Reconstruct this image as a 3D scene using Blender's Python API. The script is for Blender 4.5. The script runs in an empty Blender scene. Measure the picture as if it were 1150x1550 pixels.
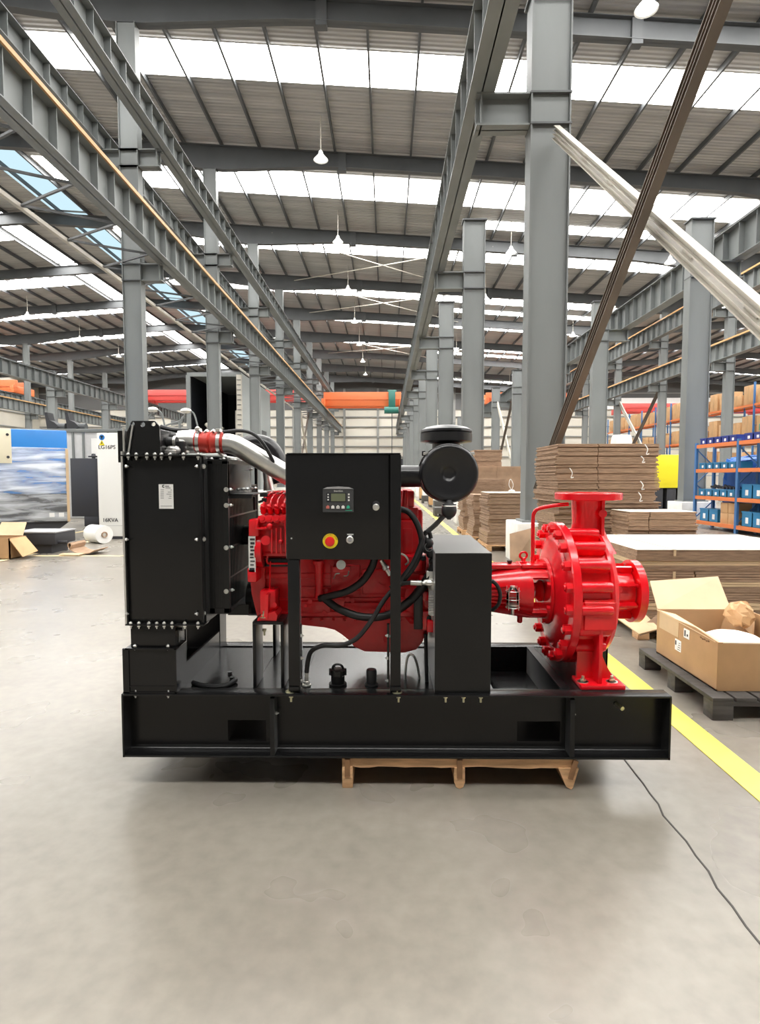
import bpy, bmesh, math, random
from mathutils import Vector, Matrix

S = bpy.context.scene
COL = S.collection
RND = random.Random(11)
PI = math.pi

# ------------------------------------------------------------------ camera, world, light, exposure
EYE = 1.4
FPX, CX, CY = 880.0, 575.0, 775.0
PITCH = math.atan(53 / FPX)
YAW = math.atan(10 / FPX)
cam_d = bpy.data.cameras.new('camera')
cam_d.sensor_fit = 'HORIZONTAL'
cam_d.sensor_width = 36.0
cam_d.lens = 36.0 * FPX / 1150.0
cam_d.clip_start = 0.05
cam_d.clip_end = 400
cam = bpy.data.objects.new('camera', cam_d)
cam.location = (0, 0, EYE)
cam.rotation_euler = (PI / 2 - PITCH, 0, YAW)
COL.objects.link(cam)
S.camera = cam

world = bpy.data.worlds.new('world')
S.world = world
world.use_nodes = True
wn = world.node_tree
wn.nodes['Background'].inputs[0].default_value = (0.75, 0.85, 1.0, 1)
wn.nodes['Background'].inputs[1].default_value = 1.0

SKYLIGHT_STRENGTH = 13.0
S.view_settings.view_transform = 'Standard'
S.view_settings.look = 'None'
S.view_settings.gamma = 1.0
S.view_settings.use_curve_mapping = False
S.view_settings.exposure = 0.55
S.cycles.max_bounces = 7
S.cycles.diffuse_bounces = 4
S.cycles.glossy_bounces = 3
S.cycles.transmission_bounces = 6
S.cycles.transparent_max_bounces = 8
S.cycles.caustics_reflective = False
S.cycles.caustics_refractive = False
S.cycles.sample_clamp_indirect = 6.0
S.cycles.use_denoising = True

# ------------------------------------------------------------------ helpers
_cp, _sp, _cy, _sy = math.cos(PITCH), math.sin(PITCH), math.cos(YAW), math.sin(YAW)
_fw = Vector((-_sy * _cp, _cy * _cp, -_sp))
_rt = Vector((_cy, _sy, 0))
_up = _rt.cross(_fw)


def q(px, py, Y):
    """measured photo pixel -> point in metres on the vertical plane y = Y of the hall"""
    d = _fw + (px - CX) / FPX * _rt + (CY - py) / FPX * _up
    t = Y / d.y
    return Vector((d.x * t, Y, EYE + d.z * t))


def qx(px, Y, py=890):
    return q(px, py, Y).x


def qz(py, Y, px=585):
    return q(px, py, Y).z


def s2l(c):
    return c / 12.92 if c <= 0.04045 else ((c + 0.055) / 1.055) ** 2.4


def rgb(r, g, b):
    return (s2l(r / 255), s2l(g / 255), s2l(b / 255), 1)


MATS = {}


def mat(name, col, rough=0.5, metal=0.0, var=0.0, scale=6.0, stretch=None, bump=0.0, bscale=40.0, coat=0.0, emit=0.0, alpha=1.0, trans=0.0):
    m = bpy.data.materials.new(name)
    m.use_nodes = True
    nt = m.node_tree
    b = nt.nodes['Principled BSDF']
    b.inputs['Base Color'].default_value = col
    b.inputs['Roughness'].default_value = rough
    b.inputs['Metallic'].default_value = metal
    b.inputs['Coat Weight'].default_value = coat
    b.inputs['Coat Roughness'].default_value = 0.08
    b.inputs['Transmission Weight'].default_value = trans
    b.inputs['Alpha'].default_value = alpha
    if emit:
        b.inputs['Emission Color'].default_value = col
        b.inputs['Emission Strength'].default_value = emit
    tc = nt.nodes.new('ShaderNodeTexCoord')
    src = tc.outputs['Object']
    if stretch:
        mp = nt.nodes.new('ShaderNodeMapping')
        mp.inputs['Scale'].default_value = stretch
        nt.links.new(src, mp.inputs[0])
        src = mp.outputs[0]
    if var:
        n = nt.nodes.new('ShaderNodeTexNoise')
        n.inputs['Scale'].default_value = scale
        n.inputs['Detail'].default_value = 5
        nt.links.new(src, n.inputs['Vector'])
        r = nt.nodes.new('ShaderNodeValToRGB')
        r.color_ramp.elements[0].position = 0.3
        r.color_ramp.elements[1].position = 0.7
        r.color_ramp.elements[0].color = tuple(max(0, c * (1 - var)) for c in col[:3]) + (1,)
        r.color_ramp.elements[1].color = tuple(min(1, c * (1 + var)) for c in col[:3]) + (1,)
        nt.links.new(n.outputs['Fac'], r.inputs[0])
        nt.links.new(r.outputs[0], b.inputs['Base Color'])
    if bump:
        n2 = nt.nodes.new('ShaderNodeTexNoise')
        n2.inputs['Scale'].default_value = bscale
        nt.links.new(src, n2.inputs['Vector'])
        bp = nt.nodes.new('ShaderNodeBump')
        bp.inputs['Strength'].default_value = bump
        bp.inputs['Distance'].default_value = 0.02
        nt.links.new(n2.outputs['Fac'], bp.inputs['Height'])
        nt.links.new(bp.outputs[0], b.inputs['Normal'])
    MATS[name] = m
    return m


class MB:
    """collects shapes into one mesh"""

    def __init__(s):
        s.b = bmesh.new()

    def box(s, x0, x1, y0, y1, z0, z1, bev=0.0, M=None):
        r = bmesh.ops.create_cube(s.b, size=1.0)
        vs = r['verts']
        for v in vs:
            v.co = Vector(((x0 + x1) / 2 + v.co.x * (x1 - x0), (y0 + y1) / 2 + v.co.y * (y1 - y0), (z0 + z1) / 2 + v.co.z * (z1 - z0)))
            if M is not None:
                v.co = M @ v.co
        if bev:
            es = list({e for v in vs for e in v.link_edges})
            bmesh.ops.bevel(s.b, geom=es, offset=bev, segments=2, affect='EDGES', profile=0.5)
        return s

    def bar(s, p0, p1, w, h, up=(0, 0, 1)):
        """square bar from p0 to p1, w across and h along up"""
        p0, p1 = Vector(p0), Vector(p1)
        d = (p1 - p0).normalized()
        u = Vector(up)
        a = d.cross(u)
        if a.length < 1e-6:
            a = d.cross(Vector((1, 0, 0)))
        a.normalize()
        c = a.cross(d).normalized()
        vs = []
        for p in (p0, p1):
            for i, j in ((-1, -1), (1, -1), (1, 1), (-1, 1)):
                vs.append(s.b.verts.new(p + a * (i * w / 2) + c * (j * h / 2)))
        for f in ((0, 1, 2, 3), (7, 6, 5, 4), (0, 4, 5, 1), (1, 5, 6, 2), (2, 6, 7, 3), (3, 7, 4, 0)):
            s.b.faces.new([vs[k] for k in f])
        return s

    def rings(s, rings, closed_ends=True, loop=True):
        prev = None
        first = None
        for ring in rings:
            vs = [s.b.verts.new(p) for p in ring]
            if prev:
                n = len(vs)
                for i in range(n if loop else n - 1):
                    s.b.faces.new((prev[i], prev[(i + 1) % n], vs[(i + 1) % n], vs[i]))
            else:
                first = vs
            prev = vs
        if closed_ends and loop:
            s.b.faces.new(first[::-1])
            s.b.faces.new(prev)
        return s

    def lathe(s, prof, o, ax, n=24, caps=True, a0=0.0, a1=None):
        """prof: (t along axis, radius)"""
        o = Vector(o)
        ax = Vector(ax).normalized()
        t = Vector((0, 0, 1)) if abs(ax.z) < 0.9 else Vector((1, 0, 0))
        u = ax.cross(t).normalized()
        w = u.cross(ax)
        full = a1 is None
        angs = [a0 + 2 * PI * k / n for k in range(n)] if full else [a0 + (a1 - a0) * k / n for k in range(n + 1)]
        rs = [[o + ax * tt + (u * math.cos(a) + w * math.sin(a)) * max(r, 1e-4) for a in angs] for tt, r in prof]
        return s.rings(rs, caps and full, full)

    def cyl(s, p0, p1, r, r1=None, n=14):
        p0, p1 = Vector(p0), Vector(p1)
        L = (p1 - p0).length
        return s.lathe([(0, r), (L, r if r1 is None else r1)], p0, p1 - p0, n)

    def tube(s, pts, r, n=8, sm=5):
        pts = [Vector(p) for p in pts]
        if sm > 1 and len(pts) > 2:
            out = []
            for i in range(len(pts) - 1):
                a = pts[max(i - 1, 0)]; b = pts[i]; c = pts[i + 1]; d = pts[min(i + 2, len(pts) - 1)]
                for k in range(sm):
                    t = k / sm
                    out.append(0.5 * ((2 * b) + (c - a) * t + (2 * a - 5 * b + 4 * c - d) * t * t + (3 * b - a - 3 * c + d) * t ** 3))
            out.append(pts[-1])
            pts = out
        rr = r if isinstance(r, (list, tuple)) else None
        d0 = (pts[1] - pts[0]).normalized()
        t = Vector((0, 0, 1)) if abs(d0.z) < 0.9 else Vector((1, 0, 0))
        u = d0.cross(t).normalized()
        rs = []
        for i, p in enumerate(pts):
            d = (pts[min(i + 1, len(pts) - 1)] - pts[max(i - 1, 0)]).normalized()
            u = (u - d * u.dot(d)).normalized()
            w = d.cross(u)
            ra = r if rr is None else rr[0] + (rr[1] - rr[0]) * i / (len(pts) - 1)
            rs.append([p + (u * math.cos(2 * PI * k / n) + w * math.sin(2 * PI * k / n)) * ra for k in range(n)])
        return s.rings(rs)

    def prism(s, pts, axis, a, b, holes=()):
        def V(u, v, k):
            return Vector((k, u, v)) if axis == 'x' else Vector((u, k, v)) if axis == 'y' else Vector((u, v, k))
        loops = [list(pts)] + [list(h) for h in holes]
        if not holes:
            bot = [s.b.verts.new(V(u, v, a)) for u, v in pts]
            top = [s.b.verts.new(V(u, v, b)) for u, v in pts]
            n = len(pts)
            s.b.faces.new(bot[::-1]); s.b.faces.new(top)
            for i in range(n):
                s.b.faces.new((bot[i], bot[(i + 1) % n], top[(i + 1) % n], top[i]))
            return s
        t = bmesh.new()
        es = []
        for lp in loops:
            vs = [t.verts.new(V(u, v, a)) for u, v in lp]
            es += [t.edges.new((vs[i], vs[(i + 1) % len(vs)])) for i in range(len(vs))]
        bmesh.ops.triangle_fill(t, use_beauty=True, use_dissolve=False, edges=es)
        r = bmesh.ops.extrude_face_region(t, geom=list(t.faces))
        off = V(0, 0, b) - V(0, 0, a)
        for v in r['geom']:
            if isinstance(v, bmesh.types.BMVert):
                v.co += off
        me = bpy.data.meshes.new('tmp')
        t.to_mesh(me); t.free()
        s.b.from_mesh(me)
        bpy.data.meshes.remove(me)
        return s

    def sphere(s, c, r, n=16, sz=(1, 1, 1)):
        rr = bmesh.ops.create_uvsphere(s.b, u_segments=n, v_segments=max(6, n // 2), radius=1)
        for v in rr['verts']:
            v.co = Vector((c[0] + v.co.x * r * sz[0], c[1] + v.co.y * r * sz[1], c[2] + v.co.z * r * sz[2]))
        return s

    def torus(s, c, ax, R, r, n=28, m=8):
        ax = Vector(ax).normalized()
        t = Vector((0, 0, 1)) if abs(ax.z) < 0.9 else Vector((1, 0, 0))
        u = ax.cross(t).normalized(); w = u.cross(ax)
        c = Vector(c)
        rs = []
        for i in range(n):
            a = 2 * PI * i / n
            d = u * math.cos(a) + w * math.sin(a)
            rs.append([s.b.verts.new(c + d * (R + r * math.cos(2 * PI * k / m)) + ax * (r * math.sin(2 * PI * k / m))) for k in range(m)])
        for i in range(n):
            for k in range(m):
                s.b.faces.new((rs[i][k], rs[(i + 1) % n][k], rs[(i + 1) % n][(k + 1) % m], rs[i][(k + 1) % m]))
        return s

    def mesh(s, name, m, smooth=True):
        bmesh.ops.recalc_face_normals(s.b, faces=s.b.faces)
        me = bpy.data.meshes.new(name)
        if smooth:
            for f in s.b.faces:
                f.smooth = True
        s.b.to_mesh(me)
        s.b.free()
        if smooth:
            me.set_sharp_from_angle(angle=math.radians(38))
        me.materials.append(m)
        return me

    def build(s, name, m, parent=None, smooth=True):
        return link(name, s.mesh(name, m, smooth), parent)


def world_loc(o):
    v = Vector((0, 0, 0))
    while o:
        v += o.location + (o.matrix_parent_inverse.translation if o.parent else Vector((0, 0, 0)))
        o = o.parent
    return v


def link(name, data, parent=None):
    o = bpy.data.objects.new(name, data)
    COL.objects.link(o)
    if parent:
        o.parent = parent
        o.matrix_parent_inverse = Matrix.Translation(-world_loc(parent))
    return o


def inst(name, me, parent, loc, rot=None):
    o = link(name, me, parent)
    o.location = loc
    if rot:
        o.rotation_euler = rot
    return o


def tag(o, label, cat=None, group=None, kind=None):
    o['label'] = label
    if cat: o['category'] = cat
    if group: o['group'] = group
    if kind: o['kind'] = kind
    return o


def thing(name, label, cat, loc, group=None, kind=None):
    o = bpy.data.objects.new(name, None)
    o.empty_display_size = 0.1
    COL.objects.link(o)
    o.location = loc
    return tag(o, label, cat, group, kind)


def text(name, body, size, loc, m, parent, rot=(PI / 2, 0, 0), align='LEFT', ext=0.0006, bold=0.0):
    c = bpy.data.curves.new(name, 'FONT')
    c.body = body; c.size = size; c.offset = size * bold; c.extrude = ext; c.align_x = align
    tmp = bpy.data.objects.new(name, c)
    me = bpy.data.meshes.new_from_object(tmp)
    me.materials.clear(); me.materials.append(m)
    bpy.data.objects.remove(tmp); bpy.data.curves.remove(c)
    o = link(name, me, parent)
    o.location = loc
    o.rotation_euler = rot
    return o


def slab(mb, pts, t):
    pts = [Vector(p) for p in pts]
    n = (pts[1] - pts[0]).cross(pts[2] - pts[0]).normalized() * t
    lo_ = [mb.b.verts.new(p) for p in pts]; hi_ = [mb.b.verts.new(p + n) for p in pts]
    k = len(pts)
    mb.b.faces.new(lo_[::-1]); mb.b.faces.new(hi_)
    for i in range(k):
        mb.b.faces.new((lo_[i], lo_[(i + 1) % k], hi_[(i + 1) % k], hi_[i]))
    return mb


def circ(cx, cz, r, n=20):
    return [(cx + r * math.cos(2 * PI * k / n), cz + r * math.sin(2 * PI * k / n)) for k in range(n)]


NTH = ['first', 'second', 'third', 'fourth', 'fifth', 'sixth', 'seventh', 'eighth', 'ninth', 'tenth', 'eleventh', 'twelfth',
       'thirteenth', 'fourteenth', 'fifteenth', 'sixteenth', 'seventeenth', 'eighteenth', 'nineteenth', 'twentieth']

# ------------------------------------------------------------------ materials
BLACK = mat('black_paint', (0.0065, 0.0065, 0.007, 1), 0.27, var=0.15, scale=3)
BLACKG = mat('black_gloss', (0.0065, 0.0065, 0.007, 1), 0.28, var=0.2, scale=4)
GUARD_SHEEN = mat('guard_top_sheen_grey', (0.10, 0.097, 0.091, 1), 0.34, var=0.12, scale=5)  # lifted grey that paints the sheen on the guard's top
DECK = mat('black_deck_plate', (0.014, 0.014, 0.015, 1), 0.2, var=0.3, scale=3, bump=0.02, bscale=9)
for m_ in (BLACK, BLACKG):
    b_ = m_.node_tree.nodes['Principled BSDF']  # sheen layer on the paint, paler at grazing angles
    b_.inputs['Sheen Weight'].default_value = 0.22
    b_.inputs['Sheen Roughness'].default_value = 0.25
    b_.inputs['Specular IOR Level'].default_value = 0.4
RUBBER = mat('black_rubber', (0.014, 0.014, 0.015, 1), 0.48)
PLASTIC = mat('black_plastic', (0.012, 0.012, 0.014, 1), 0.28)
RED = mat('red_paint', (0.80, 0.008, 0.017, 1), 0.24, var=0.08, scale=14, bump=0.03, bscale=45, coat=0.25)
RED_SHADED = mat('red_paint_shaded', (0.68, 0.008, 0.015, 1), 0.36, var=0.12, scale=12, bump=0.08, bscale=60, coat=0.2)  # the pump's red again, darkened to paint in the engine's shade
SILI = mat('red_silicone', (0.58, 0.045, 0.03, 1), 0.45)
ALU = mat('cast_aluminium', (0.72, 0.71, 0.68, 1), 0.32, 0.85, var=0.08, scale=20)
ZINC = mat('zinc_bolt', (0.72, 0.72, 0.70, 1), 0.28, 0.9)
BRASSY = mat('yellow_zinc', (0.62, 0.60, 0.42, 1), 0.3, 0.8)
STEEL = mat('grey_steel_paint', (0.175, 0.187, 0.187, 1), 0.5, var=0.10, scale=1.3, stretch=(1, 1, 0.3))
STEELD = mat('dark_grey_steel', (0.085, 0.09, 0.095, 1), 0.55, var=0.12, scale=1.0)
STEELL = mat('weathered_pale_steel', (0.50, 0.47, 0.41, 1), 0.55, var=0.12, scale=2.0)
BROWNST = mat('brown_primer_steel', (0.13, 0.105, 0.085, 1), 0.55, var=0.15, scale=2.0)
ORAIL = mat('ochre_power_rail', (0.52, 0.30, 0.12, 1), 0.5)
CONCRETE = mat('white_concrete', (0.78, 0.77, 0.73, 1), 0.8, var=0.06, scale=5)
CRANE_O = mat('orange_crane_paint', (0.72, 0.17, 0.05, 1), 0.45)
CRANE_R = mat('red_crane_paint', (0.62, 0.07, 0.06, 1), 0.45)
TEAL = mat('teal_hoist_paint', (0.02, 0.16, 0.13, 1), 0.4)
CARD = mat('corrugated_card', (0.38, 0.25, 0.16, 1), 0.8, var=0.16, scale=5)
CARDD = mat('corrugated_card_edge', (0.32, 0.21, 0.138, 1), 0.85, var=0.25, scale=9, stretch=(1, 1, 8))
CARDL = mat('pale_card', (0.60, 0.44, 0.27, 1), 0.7, var=0.08, scale=4)
CARDT = mat('white_faced_card', (0.80, 0.74, 0.64, 1), 0.55, var=0.04, scale=4)
BOXM = mat('brown_carton', (0.44, 0.265, 0.13, 1), 0.65, var=0.10, scale=5, bump=0.06, bscale=6)
BOXO = mat('tan_carton', (0.55, 0.33, 0.16, 1), 0.7, var=0.1, scale=3)
WOOD = mat('raw_pine', (0.60, 0.36, 0.19, 1), 0.65, var=0.28, scale=5, stretch=(1.2, 6, 9), bump=0.15, bscale=30)
WOODB = mat('wood_edge_brown', (0.25, 0.13, 0.06, 1), 0.7, var=0.3, scale=12)
WOODD = mat('dark_stained_wood', (0.055, 0.05, 0.046, 1), 0.6, var=0.3, scale=6, stretch=(1, 5, 8))
WHITE = mat('white_enamel', (0.82, 0.82, 0.80, 1), 0.35)
PAPER = mat('white_paper', (0.85, 0.85, 0.84, 1), 0.6)
FOAM = mat('white_foam', (0.88, 0.87, 0.84, 1), 0.7)
INK = mat('black_ink', (0.03, 0.03, 0.035, 1), 0.6)
GREYINK = mat('grey_ink', (0.33, 0.33, 0.34, 1), 0.6)
YELLOW = mat('yellow_paint', (0.85, 0.72, 0.02, 1), 0.45)
FLOORY = mat('yellow_floor_paint', (0.72, 0.62, 0.10, 1), 0.42, var=0.10, scale=6)
FLOORP = mat('faded_yellow_floor_paint', (0.72, 0.60, 0.35, 1), 0.5, var=0.1, scale=3)
ERED = mat('emergency_red', (0.80, 0.02, 0.02, 1), 0.3)
CTRL = mat('dark_grey_housing', (0.05, 0.052, 0.055, 1), 0.4)
LCD = mat('grey_green_lcd', (0.16, 0.18, 0.11, 1), 0.25)
GREENB = mat('green_button', (0.03, 0.42, 0.26, 1), 0.4)
REDB = mat('pale_red_button', (0.55, 0.16, 0.13, 1), 0.4)
BLUEST = mat('blue_rack_paint', (0.05, 0.16, 0.38, 1), 0.45)
BLUEBIN = mat('blue_bin_plastic', (0.02, 0.20, 0.42, 1), 0.4)
NAVYBIN = mat('navy_bin_plastic', (0.025, 0.05, 0.30, 1), 0.4)
BLUEC = mat('blue_canopy_paint', (0.03, 0.22, 0.62, 1), 0.3)
TARP = mat('blue_tarpaulin', (0.02, 0.14, 0.52, 1), 0.4, bump=0.6, bscale=6)
ORBEAM = mat('orange_rack_beam', (0.70, 0.20, 0.06, 1), 0.5)
GREYC = mat('grey_container', (0.50, 0.50, 0.50, 1), 0.5, var=0.05)
BOOTH = mat('booth_grey', (0.33, 0.36, 0.36, 1), 0.55)
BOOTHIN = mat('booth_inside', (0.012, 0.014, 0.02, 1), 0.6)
CREAM = mat('cream_panel', (0.78, 0.72, 0.55, 1), 0.4)
WALLM = mat('beige_cladding', (0.56, 0.53, 0.46, 1), 0.6, var=0.05, scale=0.4)
WALL_SHADE = mat('upper_wall_shade', (0.10, 0.10, 0.10, 1), 0.6)  # dark tone of the unlit upper wall, put into the colour
GIRT = mat('grey_girt', (0.22, 0.22, 0.21, 1), 0.6)
TAPE = mat('brown_tape', (0.48, 0.30, 0.14, 1), 0.3)
GREENBOX = mat('green_crate_plastic', (0.05, 0.25, 0.17, 1), 0.4)
SOIL = mat('floor_joint_dark', (0.06, 0.055, 0.05, 1), 0.9)


def glass_mat():
    m = bpy.data.materials.new('clear_glass'); m.use_nodes = True
    nt = m.node_tree; out = nt.nodes['Material Output']
    tr = nt.nodes.new('ShaderNodeBsdfTransparent'); tr.inputs[0].default_value = (0.92, 0.94, 0.92, 1)
    gl = nt.nodes.new('ShaderNodeBsdfGlossy'); gl.inputs['Roughness'].default_value = 0.05
    fr = nt.nodes.new('ShaderNodeFresnel'); fr.inputs[0].default_value = 1.5
    mx = nt.nodes.new('ShaderNodeMixShader')
    nt.links.new(fr.outputs[0], mx.inputs[0]); nt.links.new(tr.outputs[0], mx.inputs[1]); nt.links.new(gl.outputs[0], mx.inputs[2])
    nt.links.new(mx.outputs[0], out.inputs[0])
    return m


GLASS = glass_mat()


def film_mat():
    """stretch film: streaks of milky folds over a clear glossy sheet"""
    m = bpy.data.materials.new('stretch_film'); m.use_nodes = True
    nt = m.node_tree; out = nt.nodes['Material Output']; b = nt.nodes['Principled BSDF']
    b.inputs['Base Color'].default_value = (0.80, 0.84, 0.90, 1); b.inputs['Roughness'].default_value = 0.28
    tc = nt.nodes.new('ShaderNodeTexCoord'); mp = nt.nodes.new('ShaderNodeMapping')
    mp.inputs['Rotation'].default_value = (0, math.radians(9), 0)
    mp.inputs['Scale'].default_value = (0.5, 0.5, 3.8)
    n = nt.nodes.new('ShaderNodeTexNoise'); n.inputs['Scale'].default_value = 2.0; n.inputs['Detail'].default_value = 9
    n.inputs['Distortion'].default_value = 0.5
    r = nt.nodes.new('ShaderNodeValToRGB')
    r.color_ramp.elements[0].position = 0.36; r.color_ramp.elements[1].position = 0.68
    r.color_ramp.elements[0].color = (0.10, 0.10, 0.10, 1); r.color_ramp.elements[1].color = (0.95, 0.95, 0.95, 1)
    tr = nt.nodes.new('ShaderNodeBsdfTransparent'); mx = nt.nodes.new('ShaderNodeMixShader')
    bp = nt.nodes.new('ShaderNodeBump'); bp.inputs['Strength'].default_value = 0.5
    nt.links.new(tc.outputs['Object'], mp.inputs[0]); nt.links.new(mp.outputs[0], n.inputs['Vector'])
    nt.links.new(n.outputs['Fac'], r.inputs[0]); nt.links.new(r.outputs[0], mx.inputs[0])
    nt.links.new(n.outputs['Fac'], bp.inputs['Height']); nt.links.new(bp.outputs[0], b.inputs['Normal'])
    nt.links.new(tr.outputs[0], mx.inputs[1]); nt.links.new(b.outputs[0], mx.inputs[2])
    nt.links.new(mx.outputs[0], out.inputs[0])
    return m


FILM = film_mat()


def floor_mat():
    m = bpy.data.materials.new('polished_concrete'); m.use_nodes = True
    nt = m.node_tree; b = nt.nodes['Principled BSDF']
    tc = nt.nodes.new('ShaderNodeTexCoord')

    def noise(sc, det, vec=None, dist=0.0):
        n = nt.nodes.new('ShaderNodeTexNoise'); n.inputs['Scale'].default_value = sc; n.inputs['Detail'].default_value = det
        n.inputs['Distortion'].default_value = dist
        nt.links.new(vec or tc.outputs['Object'], n.inputs['Vector'])
        return n.outputs['Fac']

    def ramp(f, a, c0, bb, c1):
        r = nt.nodes.new('ShaderNodeValToRGB')
        r.color_ramp.elements[0].position = a; r.color_ramp.elements[1].position = bb
        r.color_ramp.elements[0].color = c0; r.color_ramp.elements[1].color = c1
        nt.links.new(f, r.inputs[0])
        return r.outputs[0]
    base = ramp(noise(0.7, 4), 0.1, (0.185, 0.166, 0.140, 1), 0.9, (0.315, 0.285, 0.242, 1))
    fine = ramp(noise(14, 5), 0.1, (0.72, 0.72, 0.72, 1), 0.9, (1.08, 1.08, 1.08, 1))
    stain = ramp(noise(2.6, 4), 0.1, (0.55, 0.53, 0.50, 1), 0.9, (1.1, 1.1, 1.1, 1))
    m1 = nt.nodes.new('ShaderNodeMix'); m1.data_type = 'RGBA'; m1.blend_type = 'MULTIPLY'; m1.inputs[0].default_value = 1
    nt.links.new(base, m1.inputs[6]); nt.links.new(fine, m1.inputs[7])
    m2 = nt.nodes.new('ShaderNodeMix'); m2.data_type = 'RGBA'; m2.blend_type = 'MULTIPLY'; m2.inputs[0].default_value = 0.35
    nt.links.new(m1.outputs[2], m2.inputs[6]); nt.links.new(stain, m2.inputs[7])
    nt.links.new(m2.outputs[2], b.inputs['Base Color'])
    rr = ramp(noise(1.7, 3), 0.1, (0.24, 0.24, 0.24, 1), 0.9, (0.33, 0.33, 0.33, 1))
    nt.links.new(rr, b.inputs['Roughness'])
    bp = nt.nodes.new('ShaderNodeBump'); bp.inputs['Strength'].default_value = 0.02
    nt.links.new(noise(30, 4), bp.inputs['Height']); nt.links.new(bp.outputs[0], b.inputs['Normal'])
    return m


def deck_mat():
    """corrugated roof sheet: ribs run across the hall, far too fine to model from the floor"""
    m = bpy.data.materials.new('corrugated_roof_sheet'); m.use_nodes = True
    nt = m.node_tree; b = nt.nodes['Principled BSDF']
    tc = nt.nodes.new('ShaderNodeTexCoord')
    w = nt.nodes.new('ShaderNodeTexWave'); w.bands_direction = 'Y'; w.inputs['Scale'].default_value = 1.6
    nt.links.new(tc.outputs['Object'], w.inputs[0])
    mp = nt.nodes.new('ShaderNodeMapping'); mp.inputs['Scale'].default_value = (0.12, 3.0, 1)
    nt.links.new(tc.outputs['Object'], mp.inputs[0])
    n = nt.nodes.new('ShaderNodeTexNoise'); n.inputs['Scale'].default_value = 1.3; n.inputs['Detail'].default_value = 4
    nt.links.new(mp.outputs[0], n.inputs['Vector'])
    r = nt.nodes.new('ShaderNodeValToRGB')
    r.color_ramp.elements[0].position = 0.3; r.color_ramp.elements[1].position = 0.7
    r.color_ramp.elements[0].color = (0.31, 0.305, 0.30, 1); r.color_ramp.elements[1].color = (0.47, 0.46, 0.445, 1)
    nt.links.new(n.outputs['Fac'], r.inputs[0]); nt.links.new(r.outputs[0], b.inputs['Base Color'])
    b.inputs['Roughness'].default_value = 0.45
    bp = nt.nodes.new('ShaderNodeBump'); bp.inputs['Strength'].default_value = 0.7; bp.inputs['Distance'].default_value = 0.05
    nt.links.new(w.outputs['Fac'], bp.inputs['Height']); nt.links.new(bp.outputs[0], b.inputs['Normal'])
    return m


def emit_mat(name, col, st):
    m = bpy.data.materials.new(name); m.use_nodes = True
    nt = m.node_tree
    e = nt.nodes.new('ShaderNodeEmission'); e.inputs[0].default_value = col; e.inputs[1].default_value = st
    nt.links.new(e.outputs[0], nt.nodes['Material Output'].inputs[0])
    return m


FLOORM = floor_mat()
ROOFM = deck_mat()
DAY = emit_mat('daylight_through_fibreglass', (1.0, 0.985, 0.95, 1), SKYLIGHT_STRENGTH)
DAYB = emit_mat('blue_sky_through_clear_sheet', (0.62, 0.85, 0.95, 1), 0.72)
LAMP = emit_mat('lamp_lens', (1, 0.98, 0.92, 1), 3.0)

# ------------------------------------------------------------------ hall shell
Y0H, Y1H = -16.0, 84.0
RAFT_Y = [1.7 + 8 * k for k in range(-2, 11)]
RIDGE = -20.3
VALLEY = 19.45
RIDGE2 = 40.0
XL, XR = -50.0, 56.0
SL = 0.065


def roof_z(x):
    """top of the rafters"""
    if x < RIDGE:
        return 16.38 - SL * (RIDGE - x)
    if x < VALLEY:
        return 16.38 - SL * (x - RIDGE)
    zv = 16.38 - SL * (VALLEY - RIDGE)
    if x < RIDGE2:
        return zv + SL * (x - VALLEY)
    return zv + SL * (RIDGE2 - VALLEY) - SL * (x - RIDGE2)


floor = MB().box(XL, XR, Y0H, Y1H, -0.2, 0).build('floor', FLOORM)
tag(floor, 'grey beige polished concrete floor of the factory hall', kind='structure')


def strip(name, pts, w, m, h=0.004):
    b = MB()
    for a, c in zip(pts[:-1], pts[1:]):
        b.bar((a[0], a[1], h / 2), (c[0], c[1], h / 2), w, h)
    return b.build(name, m, floor, smooth=False)


strip('painted_line', [(1.685, 0.4), (1.685, 60)], 0.15, FLOORY)['label'] = 'bright yellow painted aisle line beside the pump set'
strip('painted_line', [(-7.82, 11.5), (-7.82, 60)], 0.12, FLOORP)['label'] = 'faded yellow line by the blue wrapped unit'
strip('painted_line', [(-6.47, 6.0), (-6.47, 60)], 0.12, FLOORP)['label'] = 'faded yellow line in front of the white cabinet'
strip('painted_line', [(-6.3, 10.2), (-1.5, 10.2)], 0.09, FLOORP)['label'] = 'faded yellow line across the aisle'
jr = random.Random(5)
cr = [(1.172, 2.95)]
for k in range(16):
    cr.append((1.178 - 0.004 * k + jr.uniform(-.009, .009), 2.85 - 0.085 * k))
strip('floor_crack', cr, 0.007, SOIL, 0.002)

# roof
ceiling = MB()
prof = [XL, RIDGE - 1.9, RIDGE + 1.9, VALLEY, RIDGE2, XR]
T = 0.22
for a, c in zip(prof[:-1], prof[1:]):
    za, zc = roof_z(a) + T, roof_z(c) + T
    ceiling.prism([(a, za), (c, zc), (c, zc + .05), (a, za + .05)], 'y', Y0H, Y1H)
ceiling = ceiling.build('ceiling', ROOFM, smooth=False)
tag(ceiling, 'corrugated sheet roof over purlins with bright translucent strips', kind='structure')

x = XL + 0.8
pur_me = MB().box(-.035, .035, Y0H, Y1H, 0.0, T - 0.004).mesh('purlin', STEELD, smooth=False)
while x < XR:
    inst('purlin', pur_me, ceiling, (x, 0, roof_z(x)))
    x += 1.62


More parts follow.
